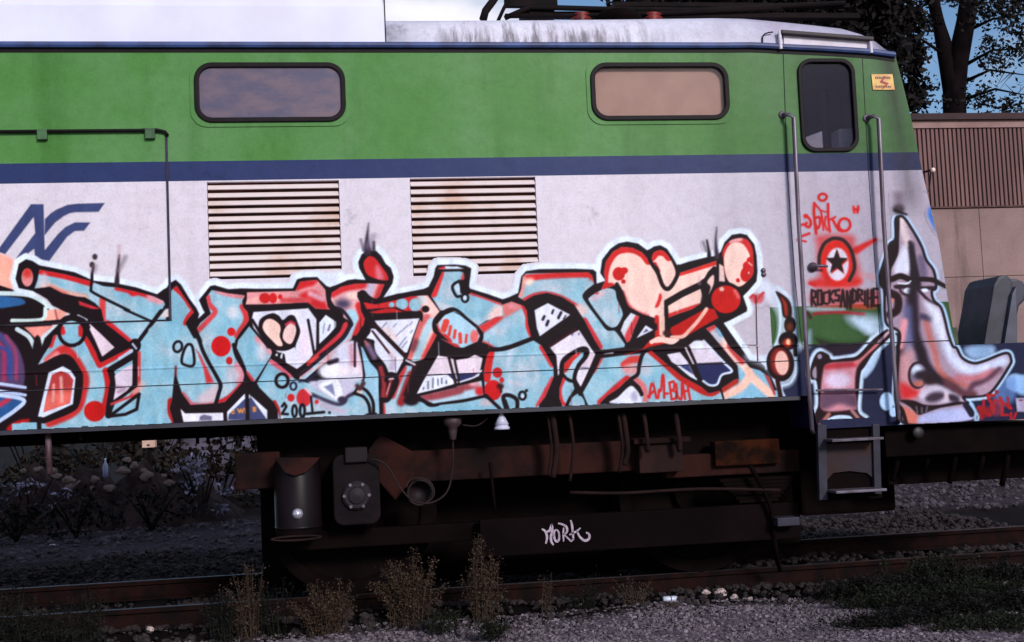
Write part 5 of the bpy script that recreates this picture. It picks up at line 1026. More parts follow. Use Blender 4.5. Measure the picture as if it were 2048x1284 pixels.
# pantograph -----------------------------------------------------
PY = 1.1
pan = MB().box(*bx(1060, 24, 1720, 34, PY, PY + .08)).build('pantograph', M_DARK, loco); tag(pan, 'folded dark pantograph on red insulators')
MB().box(*bx(1230, 5, 1700, 13, PY, PY + .05)).build('collector_bar', M_DARK, pan); MB().box(*bx(1010, -4, 1115, 12, PY, PY + .06)).build('collector_bar', M_DARK, pan)
for pts, r in ((((966, 40), (971, 22), (986, 2), (1000, -20)), .032), (((996, 42), (1006, 20), (1016, 0), (1022, -20)), .015), (((1010, 36), (1060, 14), (1200, 18), (1400, 20), (1690, 6)), .022), (((1010, 32), (1200, 30), (1560, 16)), .02)):
    mb = MB(); mb.tube([S(x, y, PY - .02) for x, y in pts], r, 8); mb.build('pantograph_arm', M_DARK, pan, smooth=True)
for px in (1162, 1305):
    c = S(px, 40, PY); mb = MB(); mb.lathe((c.x, PY, c.z - .06), [(.04, 0), (.07, .01), (.04, .025), (.08, .04), (.04, .055), (.085, .07), (.05, .09), (.08, .1), (.05, .115)], 'Z', 16); mb.build('insulator', M_RED, pan, smooth=True)
mb = MB(); c = S(1235, 36, PY - .1); mb.lathe((c.x, PY - .1, c.z), [(.19, -.05), (.19, -.0), (.15, .035), (.05, .05)], 'Z', 24); mb.build('air_reservoir', M_OIL, pan, smooth=True)
MB().box(*bx(1045, 10, 1110, 36, PY + .1, PY + .3)).build('drive_box', M_DARK, pan, bevel=.01)

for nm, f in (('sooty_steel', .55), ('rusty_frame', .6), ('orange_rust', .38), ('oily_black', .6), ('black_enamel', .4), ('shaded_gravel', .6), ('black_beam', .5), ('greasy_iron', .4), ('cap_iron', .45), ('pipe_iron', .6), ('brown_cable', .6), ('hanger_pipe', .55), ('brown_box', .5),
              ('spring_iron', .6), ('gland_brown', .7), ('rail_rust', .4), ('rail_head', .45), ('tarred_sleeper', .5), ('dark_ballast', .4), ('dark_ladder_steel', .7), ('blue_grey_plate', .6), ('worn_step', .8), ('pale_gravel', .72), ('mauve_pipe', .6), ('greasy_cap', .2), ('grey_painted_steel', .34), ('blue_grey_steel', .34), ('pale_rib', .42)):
    for n_ in bpy.data.materials[nm].node_tree.nodes:
        if n_.bl_idname == 'ShaderNodeMix':
            for k_ in (6, 7):
                if not n_.inputs[k_].is_linked: n_.inputs[k_].default_value = tuple(v * f for v in n_.inputs[k_].default_value[:3]) + (1,)

# ---------------------------------------------------------------- the paint laid on the flank as thin sheets
paint(); weather()
GN = {1: ('graffiti_disc', 'older dark graffiti with a purple disc and salmon scraps at the left'), 2: ('graffiti_letter', 'first pale blue graffiti letter with a pipe-like arm'),
      3: ('graffiti_letter', 'second pale blue graffiti letter with red dots and a peach heart'), 4: ('graffiti_letter', 'third graffiti letter with a red drop on top'),
      5: ('graffiti_letter', 'fourth graffiti letter with a striped oval'), 6: ('graffiti_letter', 'fifth graffiti letter with a peach head and red ball nose'),
      7: ('graffiti_chain', 'chain of black and peach balls beside the last letter'), 8: ('graffiti_tag', 'red sprayed tag on the cab door'), 9: ('graffiti_stencil', 'red patch with a black star on the cab door'),
      10: ('graffiti_tag', 'black and red lettering under the star'), 11: ('graffiti_animal', 'pink dog-like figure below the cab door'), 12: ('graffiti_face', 'long-nosed mauve face with a pointed head'),
      13: ('spray_mist', 'blue spray mist on the cab edge'), 16: ('spray_mist', 'small blue spray smudge higher on the cab edge'), 14: ('graffiti_tag', 'red scrawl at the buffer end'), 15: ('railway_logo', 'dark blue two-letter railway logo')}
py, px = np.meshgrid((np.arange(CH) + .5) / CS + CY0, (np.arange(CW) + .5) / CS + CX0, indexing='ij')
d = ((px - IW / 2) / FPX)[..., None] * RT + ((py - IH / 2) / FPX)[..., None] * DN + FW
PYY = -.0024
t = (PYY - EYE[1]) / d[..., 1]; WX = EYE[0] + d[..., 0] * t; WZ = EYE[2] + d[..., 2] * t
WY = np.full(WX.shape, PYY) - .006 * np.exp(-((WZ - Z_F1) / .0065) ** 2) * (WX < X_CAB + .2)
ok = inside(np.array(outer), WX, WZ)
ok &= ~((WX > SX(1640, 840)) & (WX < SX(1745, 840)) & (WZ < SZ(1690, 838)))
al = alp * ok
vis = np.maximum(np.maximum(al[:-1, :-1], al[1:, :-1]), np.maximum(al[:-1, 1:], al[1:, 1:])) > .015
vis &= ok[:-1, :-1] & ok[1:, :-1] & ok[:-1, 1:] & ok[1:, 1:]
qid = np.maximum(np.maximum(gid[:-1, :-1], gid[1:, 1:]), np.maximum(gid[1:, :-1], gid[:-1, 1:]))
LI = np.where(rgb <= .04045, rgb / 12.92, ((rgb + .055) / 1.055) ** 2.4) * K
ID = np.arange(CH * CW).reshape(CH, CW)
for g, (nm, lab) in GN.items():
    m = vis & (qid == g)
    if not m.any(): continue
    Q = np.stack([ID[1:, :-1][m], ID[1:, 1:][m], ID[:-1, 1:][m], ID[:-1, :-1][m]], 1)
    u, inv = np.unique(Q, return_inverse=True); inv = inv.reshape(-1).astype(np.int32); nq = len(Q)
    me = bpy.data.meshes.new(nm); me.vertices.add(len(u))
    co = np.stack([WX.ravel()[u], WY.ravel()[u], WZ.ravel()[u]], 1).astype(np.float32); me.vertices.foreach_set('co', co.ravel())
    me.loops.add(nq * 4); me.loops.foreach_set('vertex_index', inv); me.polygons.add(nq)
    me.polygons.foreach_set('loop_start', np.arange(0, nq * 4, 4, dtype=np.int32)); me.update(calc_edges=True); me.validate()
    at = me.color_attributes.new('spray', 'FLOAT_COLOR', 'POINT')
    cc = np.concatenate([LI.reshape(-1, 3)[u], alp.reshape(-1, 1)[u]], 1).astype(np.float32); at.data.foreach_set('color', cc.ravel())
    tag(link(nm, me, M_SPRAY, loco), lab)
# white tag on the black beam of the bogie
def ribbon(mb, pts, w, Y):
    p = spl([S(x, y, Y) for x, y in pts], 5) if len(pts) > 2 else [S(x, y, Y) for x, y in pts]; V = []
    for i, a in enumerate(p):
        t = (p[min(i + 1, len(p) - 1)] - p[max(0, i - 1)]); t.y = 0; t.normalize(); n_ = Vector((-t.z, 0, t.x)) * w * (.6 + .4 * math.sin(math.pi * (i + .6) / (len(p) + .2))); V += [a + n_, a - n_]
    mb.add(V, [(2 * i, 2 * i + 1, 2 * i + 3, 2 * i + 2) for i in range(len(p) - 1)])
U = lambda s: [(1060 + float(a.split(',')[0]) / 14.26, 1020 + float(a.split(',')[1]) / 14.26) for a in s.split()]
mb = MB()
for s_, w_ in (('340,540 430,600 480,720 480,840 450,960', .0085), ('480,620 560,580 620,400', .0085), ('620,400 640,560 600,760 610,900 670,1000', .009), ('760,560 700,600 690,740 720,860 780,900 830,820 820,640 760,560', .008), ('800,380 900,400 1020,460 1060,560 1030,660 940,690', .008), ('960,500 950,700 960,900', .006), ('960,690 1080,800 1180,890 1230,800', .006), ('1160,290 1200,440 1220,640 1240,860', .008), ('1120,710 1240,650 1340,600 1440,510', .007), ('1340,600 1420,760 1560,870 1680,820 1690,700 1600,640', .009)):
    ribbon(mb, U(s_), w_, .276)
tag(mb.build('chalk_tag', simple('white_chalk', (190, 172, 186), (150, 134, 150), 60, .8), bog), 'white four-letter tag on the black beam')

# ================================================================ what stands behind
# building -------------------------------------------------------
BY = 13.0
bld = empty('building', S(1960, 850, BY), 'low pinkish concrete shed with a ribbed upper band behind the locomotive nose', 'building')
M_CONC = simple('stained_concrete', (152, 124, 118), (128, 102, 98), 1.1, .9, k=1.0, lo=.3, hi=.75)
nt = M_CONC.node_tree; b_ = nt.nodes['Principled BSDF']; src = b_.inputs['Base Color'].links[0].from_socket
stn_ = ramp(nt, noise(nt, 2.2, 5, stretch=(1, 1, .1), rough=.65), .5, .7); c_ = mix(nt, mth(nt, 'MULTIPLY', stn_, .75), src, lin((78, 54, 56))); c_ = mix(nt, mth(nt, 'MULTIPLY', ramp(nt, noise(nt, 45, 4), .3, .7), .25), c_, lin((176, 150, 146))); nt.links.new(c_, b_.inputs['Base Color']); bump(nt, b_, noise(nt, 30, 4), .3, .02)
M_RIB = simple('ribbed_panel', (132, 98, 94), (112, 82, 80), 1.5, .85, stretch=(1, 1, .3))
x0, x1 = SX(1700, 400, BY), SX(2300, 400, BY); zt, zf, zr, zj = SZ(1950, 238, BY), SZ(1950, 256, BY), SZ(1950, 412, BY), SZ(1950, 553, BY)
MB().box((x0, BY + .05, -.1), (x1, BY + 8, zt - .02)).build('wall', M_CONC, bld)
MB().box((x0 - .1, BY - .12, zt - .03), (x1, BY + 8, zt + .09)).build('roof_edge', simple('dark_coping', (62, 36, 38), (46, 28, 30), 3, .8), bld)
MB().box((x0, BY - .04, zf), (x1, BY + .05, zt - .03)).build('fascia', simple('fascia_paint', (158, 128, 122), (140, 108, 104), 2, .85), bld)
pitch = (SX(2048, 330, BY) - SX(1960, 330, BY)) / 10.2; me = None; n_r = int((x1 - x0) / pitch)
for i in range(n_r):
    if me is None:
        o = MB().prism([(-pitch * .30, -.0), (pitch * .30, 0), (pitch * .30, zf - zr), (-pitch * .30, zf - zr)], -.055, 0).build('rib', M_RIB, bld); me = o.data
    else: o = link('rib', me, None, bld)
    o.location = (x0 + (i + .5) * pitch, BY + .048, zr)
MB().box((x0, BY - .02, zr - .03), (x1, BY + .046, zr)).build('ledge', simple('ledge_brown', (96, 64, 62), None, 4, .85), bld)
xv = [x0, SX(1963, 480, BY), x1]
for a, b in zip(xv[:-1], xv[1:]):
    for z0, z1 in ((zj, zr - .04), (0, zj)): MB().box((a + .005, BY + .02, z0 + .005), (b - .005, BY + .046, z1 - .005)).build('wall_panel', M_CONC, bld, bevel=.006)

# trees ----------------------------------------------------------
def leaf_mat(name, a, b_):
    m, nt, b = newmat(name); g = nd(nt, 'ShaderNodeNewGeometry'); nt.links.new(mix(nt, g.outputs['Random Per Island'], lin(a), lin(b_)), b.inputs['Base Color']); b.inputs['Roughness'].default_value = .7; b.inputs['Specular IOR Level'].default_value = .15; return m
M_LEAF = leaf_mat('dusk_leaves', (16, 12, 14), (38, 36, 32)); M_LEAF2 = leaf_mat('dense_leaves', (14, 9, 12), (32, 28, 26)); M_BARK = simple('dark_bark', (26, 17, 19), (15, 10, 12), 5, .95, bmp=.5, stretch=(1, 1, .2), spec=.1)
def leaves(name, clumps, per, size, mat, parent, seed):
    r = np.random.RandomState(seed); V = []; F = []; k = 0
    for (c, rad) in clumps:
        n = int(per * rad ** 1.6); u = r.normal(size=(n, 3)); u /= np.linalg.norm(u, axis=1)[:, None]; p = np.array(c) + u * (rad * r.rand(n) ** .45)[:, None] * np.array((1, .8, .85))
        for q_ in p:
            a = r.normal(size=3); a /= np.linalg.norm(a); b = np.cross(a, r.normal(size=3)); b /= np.linalg.norm(b); s = size * r.uniform(.6, 1.4)
            V += [tuple(q_ - a * s), tuple(q_ + b * s * .5), tuple(q_ + a * s), tuple(q_ - b * s * .5)]; F.append((k, k + 1, k + 2, k + 3)); k += 4
    return mk(name, V, F, mat, parent)
TY = 24.0
def tp(px, py, Y=TY): return S(px, py, Y)
t1 = empty('tree', Gd(1905, 1010), 'dark tree with a forked trunk and open leafy crown above the shed', 'tree'); t1.location = (tp(1905, 500).x, TY, 0)
mb = MB(); base = Vector((tp(1912, 500).x, TY, -.1))
mb.tube([base, tp(1912, 300), tp(1908, 190), tp(1918, 110), tp(1932, 40), tp(1945, -60), tp(1950, -160)], [.40, .36, .33, .30, .27, .24, .18], 12)
mb.tube([tp(1908, 215), tp(1893, 130), tp(1880, 60), tp(1866, 0), tp(1850, -90)], [.26, .22, .19, .17, .12], 10)
mb.tube([tp(1905, 120), tp(1898, 80), tp(1888, 50), tp(1880, 20), tp(1876, -20)], [.07, .06, .05, .04, .03], 8)
mb.build('trunk', M_BARK, t1, smooth=True)
mb = MB(); rb = random.Random(4)
for a, b, c in (((1938, 60), (1985, 38), (2060, 26)), ((1930, 130), (1985, 100), (2055, 98)), ((1925, 165), (1980, 140), (2050, 150)), ((1940, 20), (1980, -10), (2040, -40)), ((1880, 60), (1840, 30), (1800, 20)), ((1890, 110), (1845, 80), (1800, 62)), ((1870, 20), (1840, -10), (1810, -40)), ((1925, 200), (1990, 178), (2050, 190))):
    mb.tube([tp(*a), tp(*b, TY - .5), tp(*c, TY - 1)], [.06, .035, .015], 6)
    for _ in range(5):
        t = rb.uniform(.3, 1); p = tp(*b, TY - .5).lerp(tp(*c, TY - 1), t); mb.tube([p, p + Vector((rb.uniform(-.5, .5), rb.uniform(-.4, .4), rb.uniform(-.5, .3)))], [.015, .006], 4)
mb.build('branch', M_BARK, t1, smooth=True)
r5 = random.Random(12); cl = []
for cxp, cyp, spx, spy, n_, ra in ((1815, 40, 32, 40, 30, (.18, .5)), (1830, 120, 26, 40, 22, (.15, .4)), (1990, 15, 60, 22, 44, (.18, .5)), (2000, 110, 50, 46, 46, (.12, .36)), (2030, 60, 40, 40, 22, (.12, .32)), (1960, 190, 40, 18, 16, (.14, .34)), (1830, 190, 22, 26, 20, (.25, .5)), (2040, 210, 30, 16, 16, (.15, .36)), (1890, 0, 40, 10, 14, (.15, .35)), (1985, 212, 40, 12, 14, (.15, .35)), (1900, -60, 150, 40, 40, (.3, .6))):
    for _ in range(n_): cl.append((tuple(tp(r5.gauss(cxp, spx * .62), r5.gauss(cyp, spy * .62), TY + r5.uniform(-2, 1.2))), r5.uniform(*ra)))
leaves('crown', cl, 110, .075, M_LEAF, t1, 3)
t2 = empty('tree', (tp(1680, 500, 21).x, 21, 0), 'dense black tree mass behind the pantograph and cab roof', 'tree')
mb = MB(); mb.tube([(tp(1700, 500, 21).x, 21, -.1), tp(1700, 200, 21), tp(1690, 60, 21), tp(1680, -80, 21)], [.35, .3, .26, .2], 10); mb.tube([tp(1700, 220, 21), tp(1750, 100, 21), tp(1780, 0, 21)], [.2, .15, .1], 8); mb.tube([tp(1700, 150, 21), tp(1600, 60, 21), tp(1500, 10, 21), tp(1350, -20, 21)], [.2, .15, .12, .06], 8); mb.build('trunk', M_BARK, t2, smooth=True)
cl = []
for _ in range(190): cl.append((tuple(tp(r5.gauss(1690, 52) if r5.random() < .8 else r5.uniform(1380, 1780), r5.uniform(-90, 190), 21 + r5.uniform(-1, 1.5))), r5.uniform(.4, .85)))
for _ in range(110): cl.append((tuple(tp(r5.uniform(1250, 1800), r5.uniform(-40, 40), 22 + r5.uniform(-1, 1))), r5.uniform(.4, .8)))
for _ in range(60): cl.append((tuple(tp(r5.uniform(1770, 1835), r5.uniform(20, 235), 21.5 + r5.uniform(-1, 1))), r5.uniform(.25, .5)))
leaves('crown', cl, 120, .12, M_LEAF2, t2, 4)

ORD = 'first second third fourth fifth sixth seventh eighth ninth tenth'.split()
# bushes, rubble and odds and ends beyond the track, seen under the body
M_BUSH = leaf_mat('dusky_bush', (20, 15, 14), (42, 36, 30)); M_BUSH2 = leaf_mat('pale_bush', (50, 48, 58), (150, 146, 172)); M_WEED = leaf_mat('dry_weed', (30, 20, 17), (80, 64, 50)); M_GRN = leaf_mat('green_weed', (13, 14, 11), (40, 44, 29)); M_DKW = leaf_mat('dark_weed', (9, 7, 8), (27, 26, 22))
def bush(px, Y, w, h, mat, label, seed, per=260, size=.05, group=None, z=0.0):
    c = Vector((SX(px, 900, Y), Y, z)); e = empty('bush', c, label, 'bush', group); r = random.Random(seed)
    mb = MB()
    for k in range(5): a = r.uniform(0, 6.3); mb.tube([c, c + Vector((math.cos(a) * w * .3, math.sin(a) * w * .2, h * .5)), c + Vector((math.cos(a) * w * .6, math.sin(a) * w * .4, h * .9))], [.02, .014, .006], 5)
    mb.build('stem', M_BARK, e)
    cl = [(tuple(c + Vector((r.gauss(0, w * .45), r.gauss(0, w * .25), abs(r.gauss(h * .5, h * .27))))), r.uniform(.15, .34) * max(.6, w)) for _ in range(16)]
    leaves('foliage', cl, per, size, mat, e, seed); return e
for i, (px, Y, w, h) in enumerate(((-60, 12.5, 1.2, 1.9), (70, 13, 1.0, 1.75), (180, 12.6, 1.1, 1.85), (300, 13.4, 1.0, 1.35), (440, 12.8, .9, 1.1), (540, 12.5, 1.1, 1.7), (640, 12.5, 1.1, 1.8))):
    bush(px, Y, w, h, M_BUSH, 'dark bush behind the track under the flank, %s from the left' % ORD[i], 20 + i, 420, .07, 'dark bushes behind the track')
bush(400, 9.5, .55, .95, M_BUSH2, 'pale greyish leafy bush seen under the locomotive left of the bogie', 41, 420, .045)
bush(60, 9.6, .5, .8, M_BUSH2, 'small pale bush at the left edge under the locomotive', 42, 240, .04)
bush(300, 8.6, .6, .55, M_DKW, 'low dark weedy bush in front of the pale bush', 43, 420, .04); bush(150, 8.2, .6, .6, M_DKW, 'low dark weedy bush behind the hanging drain pipe', 44, 420, .04); bush(30, 8.0, .5, .5, M_DKW, 'low dark weedy bush at the far left behind the track', 45, 420, .04)
def rock(px, py, Y, s, mat, label, seed, sq=.8, name='stone'):
    r = random.Random(seed); bm = bmesh.new(); bmesh.ops.create_icosphere(bm, subdivisions=2, radius=1)
    c = S(px, py, Y)
    for v in bm.verts:
        f = 1 + .22 * math.sin(v.co.x * 3.1 + seed) * math.cos(v.co.z * 2.7 + seed * 2) + r.uniform(-.10, .10); v.co = Vector((v.co.x * f * s, v.co.y * f * s * .8, v.co.z * f * s * sq))
    me = bpy.data.meshes.new(name); bm.to_mesh(me); bm.free(); o = link(name, me, mat); o.location = c; tag(o, label, 'stone', 'loose stones'); return o
M_RUB2 = stone_mat('rubble', (34, 27, 26), (98, 84, 80))
r8 = random.Random(77); RB = sorted([(px + r8.uniform(-10, 10), py + r8.uniform(-14, 34)) for px, py in ((40, 940), (62, 936), (84, 930), (104, 926), (120, 936), (138, 934), (152, 944), (166, 946), (180, 952), (196, 958), (228, 954), (246, 946), (260, 930), (274, 918), (288, 922), (302, 926), (318, 930), (334, 940))])
WN = 'first second third fourth fifth sixth seventh eighth ninth tenth eleventh twelfth thirteenth fourteenth fifteenth sixteenth seventeenth eighteenth'.split()
for i, (px, py) in enumerate(RB):
    rock(px, py, 9.8, r8.uniform(.04, .1), M_RUB2, 'pale rubble lump on the heap beyond the track, %s from the left' % WN[i], 60 + i, r8.uniform(.6, .95))['group'] = 'rubble lumps beyond the track'
# the heap the rubble lies on
V = []; F = []; nxh = 26
for j in range(9):
    for i in range(nxh):
        x = SX(-80, 950, 10) + (SX(480, 950, 10) - SX(-80, 950, 10)) * i / (nxh - 1); y = 9.0 + j * .35; k = math.sin(math.pi * j / 8) * min(1, (i) / 3, (nxh - 1 - i) / 4)
        V.append((x, y, -.05 + k * (.75 + .18 * math.sin(i * 1.3) + .1 * math.sin(i * 2.9 + j))))
F = [(j * nxh + i, j * nxh + i + 1, (j + 1) * nxh + i + 1, (j + 1) * nxh + i) for j in range(8) for i in range(nxh - 1)]
tag(mk('rubble_heap', V, F, simple('earth_heap', (26, 18, 18), (52, 40, 38), 5, .95, bmp=.8, spec=.1), smooth=True), kind='structure')
# cream cabinet and low pale wall glimpsed below the flank
a, b = S(284, 896, 10.5), S(309, 868, 10.5); cab_ = empty('meter_cabinet', (a.x, 10.5, 0), 'small cream meter cabinet on a post, seen under the locomotive', 'cabinet')
MB().box((a.x, 10.5, a.z), (b.x, 10.7, b.z)).build('cabinet_box', simple('cream_paint', (236, 196, 176), (220, 180, 160), 6, .6, k=1.1), cab_, bevel=.01); MB().box(((a.x + b.x) / 2 - .03, 10.56, 0), ((a.x + b.x) / 2 + .03, 10.62, a.z)).build('post', M_DARK, cab_); MB().box((a.x - .01, 10.48, b.z), (b.x + .01, 10.72, b.z + .015)).build('lid', M_DARK, cab_)
MB().box(((a.x + b.x) / 2 - .02, 10.49, a.z + .03), ((a.x + b.x) / 2 + .02, 10.498, a.z + .05)).build('latch', M_DARK, cab_)
a, b = S(330, 905, 15), S(545, 850, 15)
wl = empty('garden_wall', (a.x, 15, 0), 'low pale lavender wall far behind, glimpsed under the flank', 'wall')
MB().box((a.x, 15, 0), (b.x, 15.2, b.z)).build('wall_body', simple('lavender_render', (96, 90, 108), (52, 46, 58), 1.4, .9), wl); MB().box((a.x - .05, 14.95, b.z), (b.x + .05, 15.25, b.z + .08)).build('coping', M_CONC, wl)
c = S(211, 938, 9.3); bt = MB(); bt.lathe((c.x, 9.3, c.z - .12), [(.01, 0), (.035, .005), (.04, .03), (.04, .15), (.028, .19), (.014, .22), (.014, .245), (.008, .25)], 'Z', 16); bo = bt.build('bottle', simple('bottle_plastic', (150, 150, 184), (110, 108, 140), 9, .3), None, smooth=True); tag(bo, 'bluish plastic bottle standing on the rubble heap', 'bottle')
mb = MB(); mb.lathe((c.x, 9.3, c.z + .128), [(.017, 0), (.017, .02), (.008, .022)], 'Z', 14); mb.build('cap', simple('white_cap', (206, 206, 220), None, 9, .4), bo)

# foreground litter, stones and weeds ----------------------------
def onground(px, py):
    p = Gd(px, py, .0)
    for _ in range(6): p = Gd(px, py, gz(p.x, p.y) if p.y < 4.6 else -.02)
    return p
c = onground(1343, 1206); mb = MB(); L_ = .062
mb.lathe((c.x, c.y, c.z + .028), [(.012, -L_), (.021, -L_ * .96), (.022, -L_ * .5), (.022, L_ * .45), (.019, L_ * .62), (.011, L_ * .8), (.010, L_), (.002, L_ * 1.02)], 'X', 18)
can = mb.build('spray_can', simple('white_can', (206, 212, 224), (184, 190, 206), 9, .3), None, smooth=True); tag(can, 'discarded pale spray can lying on the gravel before the track', 'spray can')
mb = MB(); mb.lathe((c.x - .005, c.y, c.z + .028), [(.0224, -.004), (.0226, .0), (.0224, .004)], 'X', 18); mb.build('band', simple('grey_band', (70, 70, 84), None, 9, .4), can, smooth=True)
mb = MB(); mb.lathe((c.x + L_ * 1.0, c.y, c.z + .028), [(.011, 0), (.012, .002), (.012, .014), (.002, .016)], 'X', 12); mb.build('nozzle', simple('grey_nozzle', (120, 120, 134), None, 9, .4), can, smooth=True)
r7 = random.Random(21)
STN = [(1440, 1192, .055), (1468, 1198, .032), (1412, 1188, .03), (1375, 1180, .03), (1500, 1200, .022), (240, 1252, .06), (262, 1240, .035), (300, 1262, .03), (330, 1270, .028), (210, 1262, .025), (985, 1176, .05), (1040, 1172, .025), (1115, 1206, .02), (1160, 1212, .018), (1640, 1158, .03), (1700, 1156, .028), (1730, 1168, .025), (1600, 1170, .022), (2010, 1172, .04), (2040, 1160, .04), (1770, 1082, .05), (560, 1240, .025), (640, 1248, .02), (832, 1228, .03), (1225, 1196, .026), (1180, 1190, .02)]
NUM = ('first second third fourth fifth sixth seventh eighth ninth tenth eleventh twelfth thirteenth fourteenth fifteenth sixteenth seventeenth eighteenth nineteenth '
       'twentieth twenty-first twenty-second twenty-third twenty-fourth twenty-fifth twenty-sixth').split()
for i, (px, py, s) in enumerate(sorted(STN)):
    p = onground(px, py); o = rock(px, py, p.y, s, M_ROCK, '%s pale stone lying beside the track, %s from the left' % ('large' if s > .045 else 'small' if s < .026 else 'loose', NUM[i]), 100 + i, .65); o.location = (p.x, p.y, p.z + s * .4)
for i, (px, py, w, lab) in enumerate(((380, 1243, .035, 'small white paper scrap at the left edge of the gravel'), (240, 1040, .05, 'pale scrap lying beyond the rails at the left'), (412, 1032, .08, 'flat pale scrap beyond the rails beside the bogie'), (105, 1096, .04, 'small pale crumpled scrap between the rails at the left'), (2015, 1078, .11, 'white board scrap between the rails at the far right'), (1852, 1140, .03, 'tiny bluish scrap in the weeds at right'))):
    p = onground(px, py); r = random.Random(i); V = []
    for a in range(4):
        for b in range(4): V.append((p.x + (a / 3 - .5) * w * 1.6 + r.uniform(-.1, .1) * w, p.y + (b / 3 - .5) * w + r.uniform(-.1, .1) * w, p.z + .03 + r.uniform(0, .35) * w))
    o = mk('paper_scrap', V, [(a * 4 + b, a * 4 + b + 1, a * 4 + b + 5, a * 4 + b + 4) for a in range(3) for b in range(3)], simple('paper', (214, 212, 226), (190, 186, 204), 9, .8)); tag(o, lab, 'litter', 'litter')
    so_ = o.modifiers.new('thick', 'SOLIDIFY'); so_.thickness = .004

def weed(px, top, Y, wpx, mat, label, seed, nst=30, nl=60, ls=.017, bs=.04, name='weed', group='weeds along the track'):
    """upright weed on the ground at depth Y, its tip where the photo shows it"""
    q0 = S(px, top, Y); p = Vector((q0.x, Y, 0)); H = max(.05, q0.z); Wd = wpx * (Y - EYE[1]) / FPX; r = random.Random(seed); e = empty(name, (p.x, p.y, 0), label, 'weed', group); mb = MB(); V = []; F = []
    for k in range(nst):
        a = r.uniform(0, 6.28); sp_ = r.uniform(.05, 1) ** .7 * Wd * .5; h = H * (1 - .5 * (sp_ / (Wd * .5)) ** 2) * r.uniform(.6, 1.0); base = Vector((p.x + r.gauss(0, bs), p.y + r.gauss(0, bs * .5), -.02))
        pts = spl([base, base + Vector((math.cos(a) * sp_ * .3, math.sin(a) * sp_ * .2, h * .5)), base + Vector((math.cos(a) * sp_, math.sin(a) * sp_ * .5, h))], 4); mb.tube(pts, [.003 - .002 * i / len(pts) for i in range(len(pts))], 4)
        for _ in range(nl):
            t = r.uniform(.0, 1) ** .6; i = min(int(t * (len(pts) - 1)), len(pts) - 2); q_ = pts[i].lerp(pts[i + 1], t * (len(pts) - 1) - i) + Vector((r.gauss(0, ls * 1.1), r.gauss(0, ls * .8), r.gauss(0, ls * .9))); s = ls * r.uniform(.4, 1.3)
            d_ = Vector((r.gauss(0, 1), r.gauss(0, 1), r.gauss(.2, .6))).normalized(); n_ = d_.cross(Vector((r.gauss(0, 1), r.gauss(0, 1), r.gauss(0, 1)))).normalized(); m0 = len(V)
            V += [q_, q_ + d_ * s * .5 + n_ * s * .32, q_ + d_ * s, q_ + d_ * s * .5 - n_ * s * .32]; F.append((m0, m0 + 1, m0 + 2, m0 + 3))
    mb.build('stem', M_STEM if mat is M_WEED else M_GRN, e); mk('leaf', V, F, mat, e); return e
M_STEM = simple('weed_stem', (70, 54, 42), (46, 36, 28), 9, .9)
weed(815, 1082, .16, 150, M_WEED, 'bushy dry weed before the rail below the axle box', 1, 60, 130, .017, .05)
weed(957, 1040, .14, 60, M_WEED, 'tall dry weed stalk before the rail left of the white tag', 2, 30, 130, .017)
weed(640, 1146, .1, 120, M_WEED, 'spreading dry weed at the gravel edge below the air tank', 3, 50, 110, .016, .06)
weed(445, 1160, .1, 70, M_DKW, 'dark green weed at the left on the gravel edge', 4, 30, 60)
weed(985, 1222, -.42, 80, M_GRN, 'small green weed at the bottom edge right of centre', 5, 26, 50, .016)
weed(1085, 1092, .18, 26, M_WEED, 'thin dry weed stem just under the white tag', 6, 6, 50, .014, .02)
weed(490, 1110, .2, 110, M_WEED, 'low dry weed between the rails by the left wheel', 7, 30, 80, .016, .05)
weed(1170, 1130, .2, 80, M_DKW, 'low dark weed by the rail right of the white tag', 8, 16, 40)
weed(545, 1120, .18, 80, M_DKW, 'dark weed by the rail below the air tank', 9, 20, 50)
weed(880, 1200, -.1, 110, M_GRN, 'small mossy green weed on the gravel below the dry bush', 10, 30, 40, .014, .08)
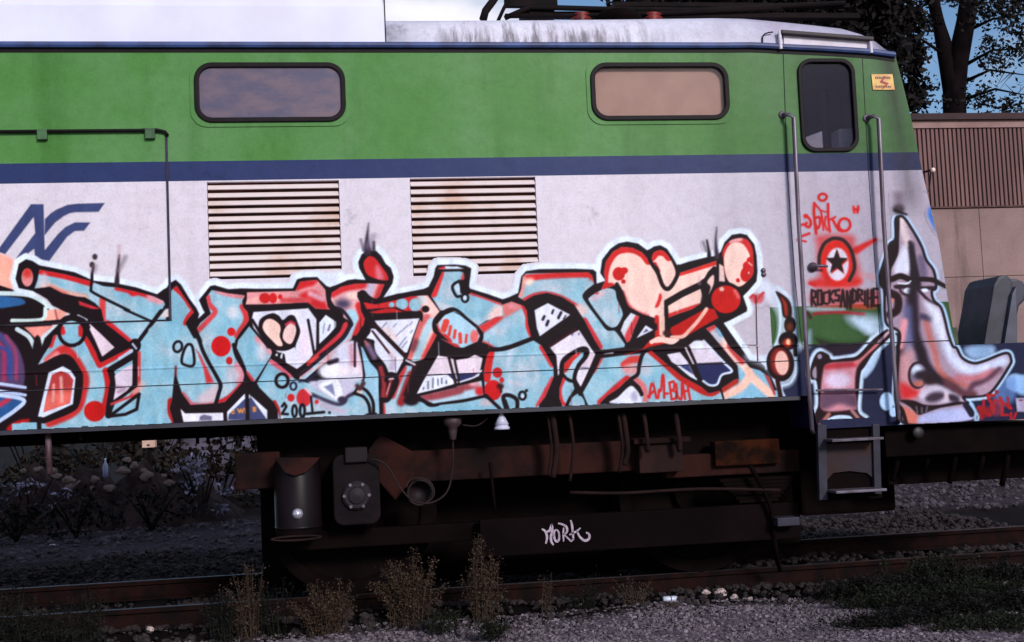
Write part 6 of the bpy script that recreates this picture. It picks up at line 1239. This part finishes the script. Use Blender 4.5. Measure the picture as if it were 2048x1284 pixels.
weed(1270, 1130, .2, 90, M_WEED, 'low dry weed leaning on the rail near the spray can', 11, 16, 40, .014)
for i, (px, top, Y, w, lab) in enumerate(((1790, 1165, -.35, 190, 'leftmost dark weed clump of the lower right corner'), (1850, 1140, -.1, 170, 'dark weed clump right of the leftmost one in the lower right corner'), (1905, 1180, -.75, 230, 'dark weed clump at the bottom edge in the lower right corner'), (1955, 1150, -.35, 200, 'dark weed clump in the middle of the right corner weeds'), (2025, 1175, -.7, 220, 'rightmost dark weed clump of the lower right corner'), (1735, 1140, .1, 100, 'low dark weed near the rail below the ladder'), (1870, 1100, .15, 110, 'dark weed between rail and corner weeds'), (2000, 1115, .1, 110, 'small dark weed by the rail at the right edge'), (1800, 1225, -.9, 220, 'low dark weed on the gravel at the bottom edge near the right corner'), (1990, 1230, -1.15, 260, 'nearest dark weed clump at the very bottom right'))):
    weed(px, top, Y, w, M_DKW if i % 3 else M_GRN, lab, 30 + i, 80, 90, .02, .16)
weed(90, 1180, -.1, 120, M_DKW, 'dark weed in the lower left corner', 50, 40, 60, .018, .09); weed(20, 1150, .1, 110, M_DKW, 'dark weed at the far left edge by the rail', 51, 34, 60, .018, .08); weed(180, 1165, .1, 90, M_DKW, 'dark weed left of the white paper scrap', 52, 26, 50, .017, .06)
# short grass tufts: nobody could count the blades
r = random.Random(9); V = []; F = []
for _ in range(9000):
    x = r.uniform(-4.5, 6); y = r.uniform(-.5, 3.2)
    if math.sin(x * 2.3 + y * 3) + math.sin(x * .9 - y * 1.7 + 2) < .35 and not (x > 3.0 and y < .6): continue
    h = r.uniform(.015, .07); a = r.uniform(0, 6.28); w = .003; z = gz(x, y); n = len(V); V += [(x - math.cos(a) * w, y - math.sin(a) * w, z), (x + math.cos(a) * w, y + math.sin(a) * w, z), (x + r.uniform(-.03, .03), y + r.uniform(-.03, .03), z + h)]; F.append((n, n + 1, n + 2))
tag(mk('grass', V, F, M_DKW), 'sparse dark grass growing between the ballast stones', kind='stuff')
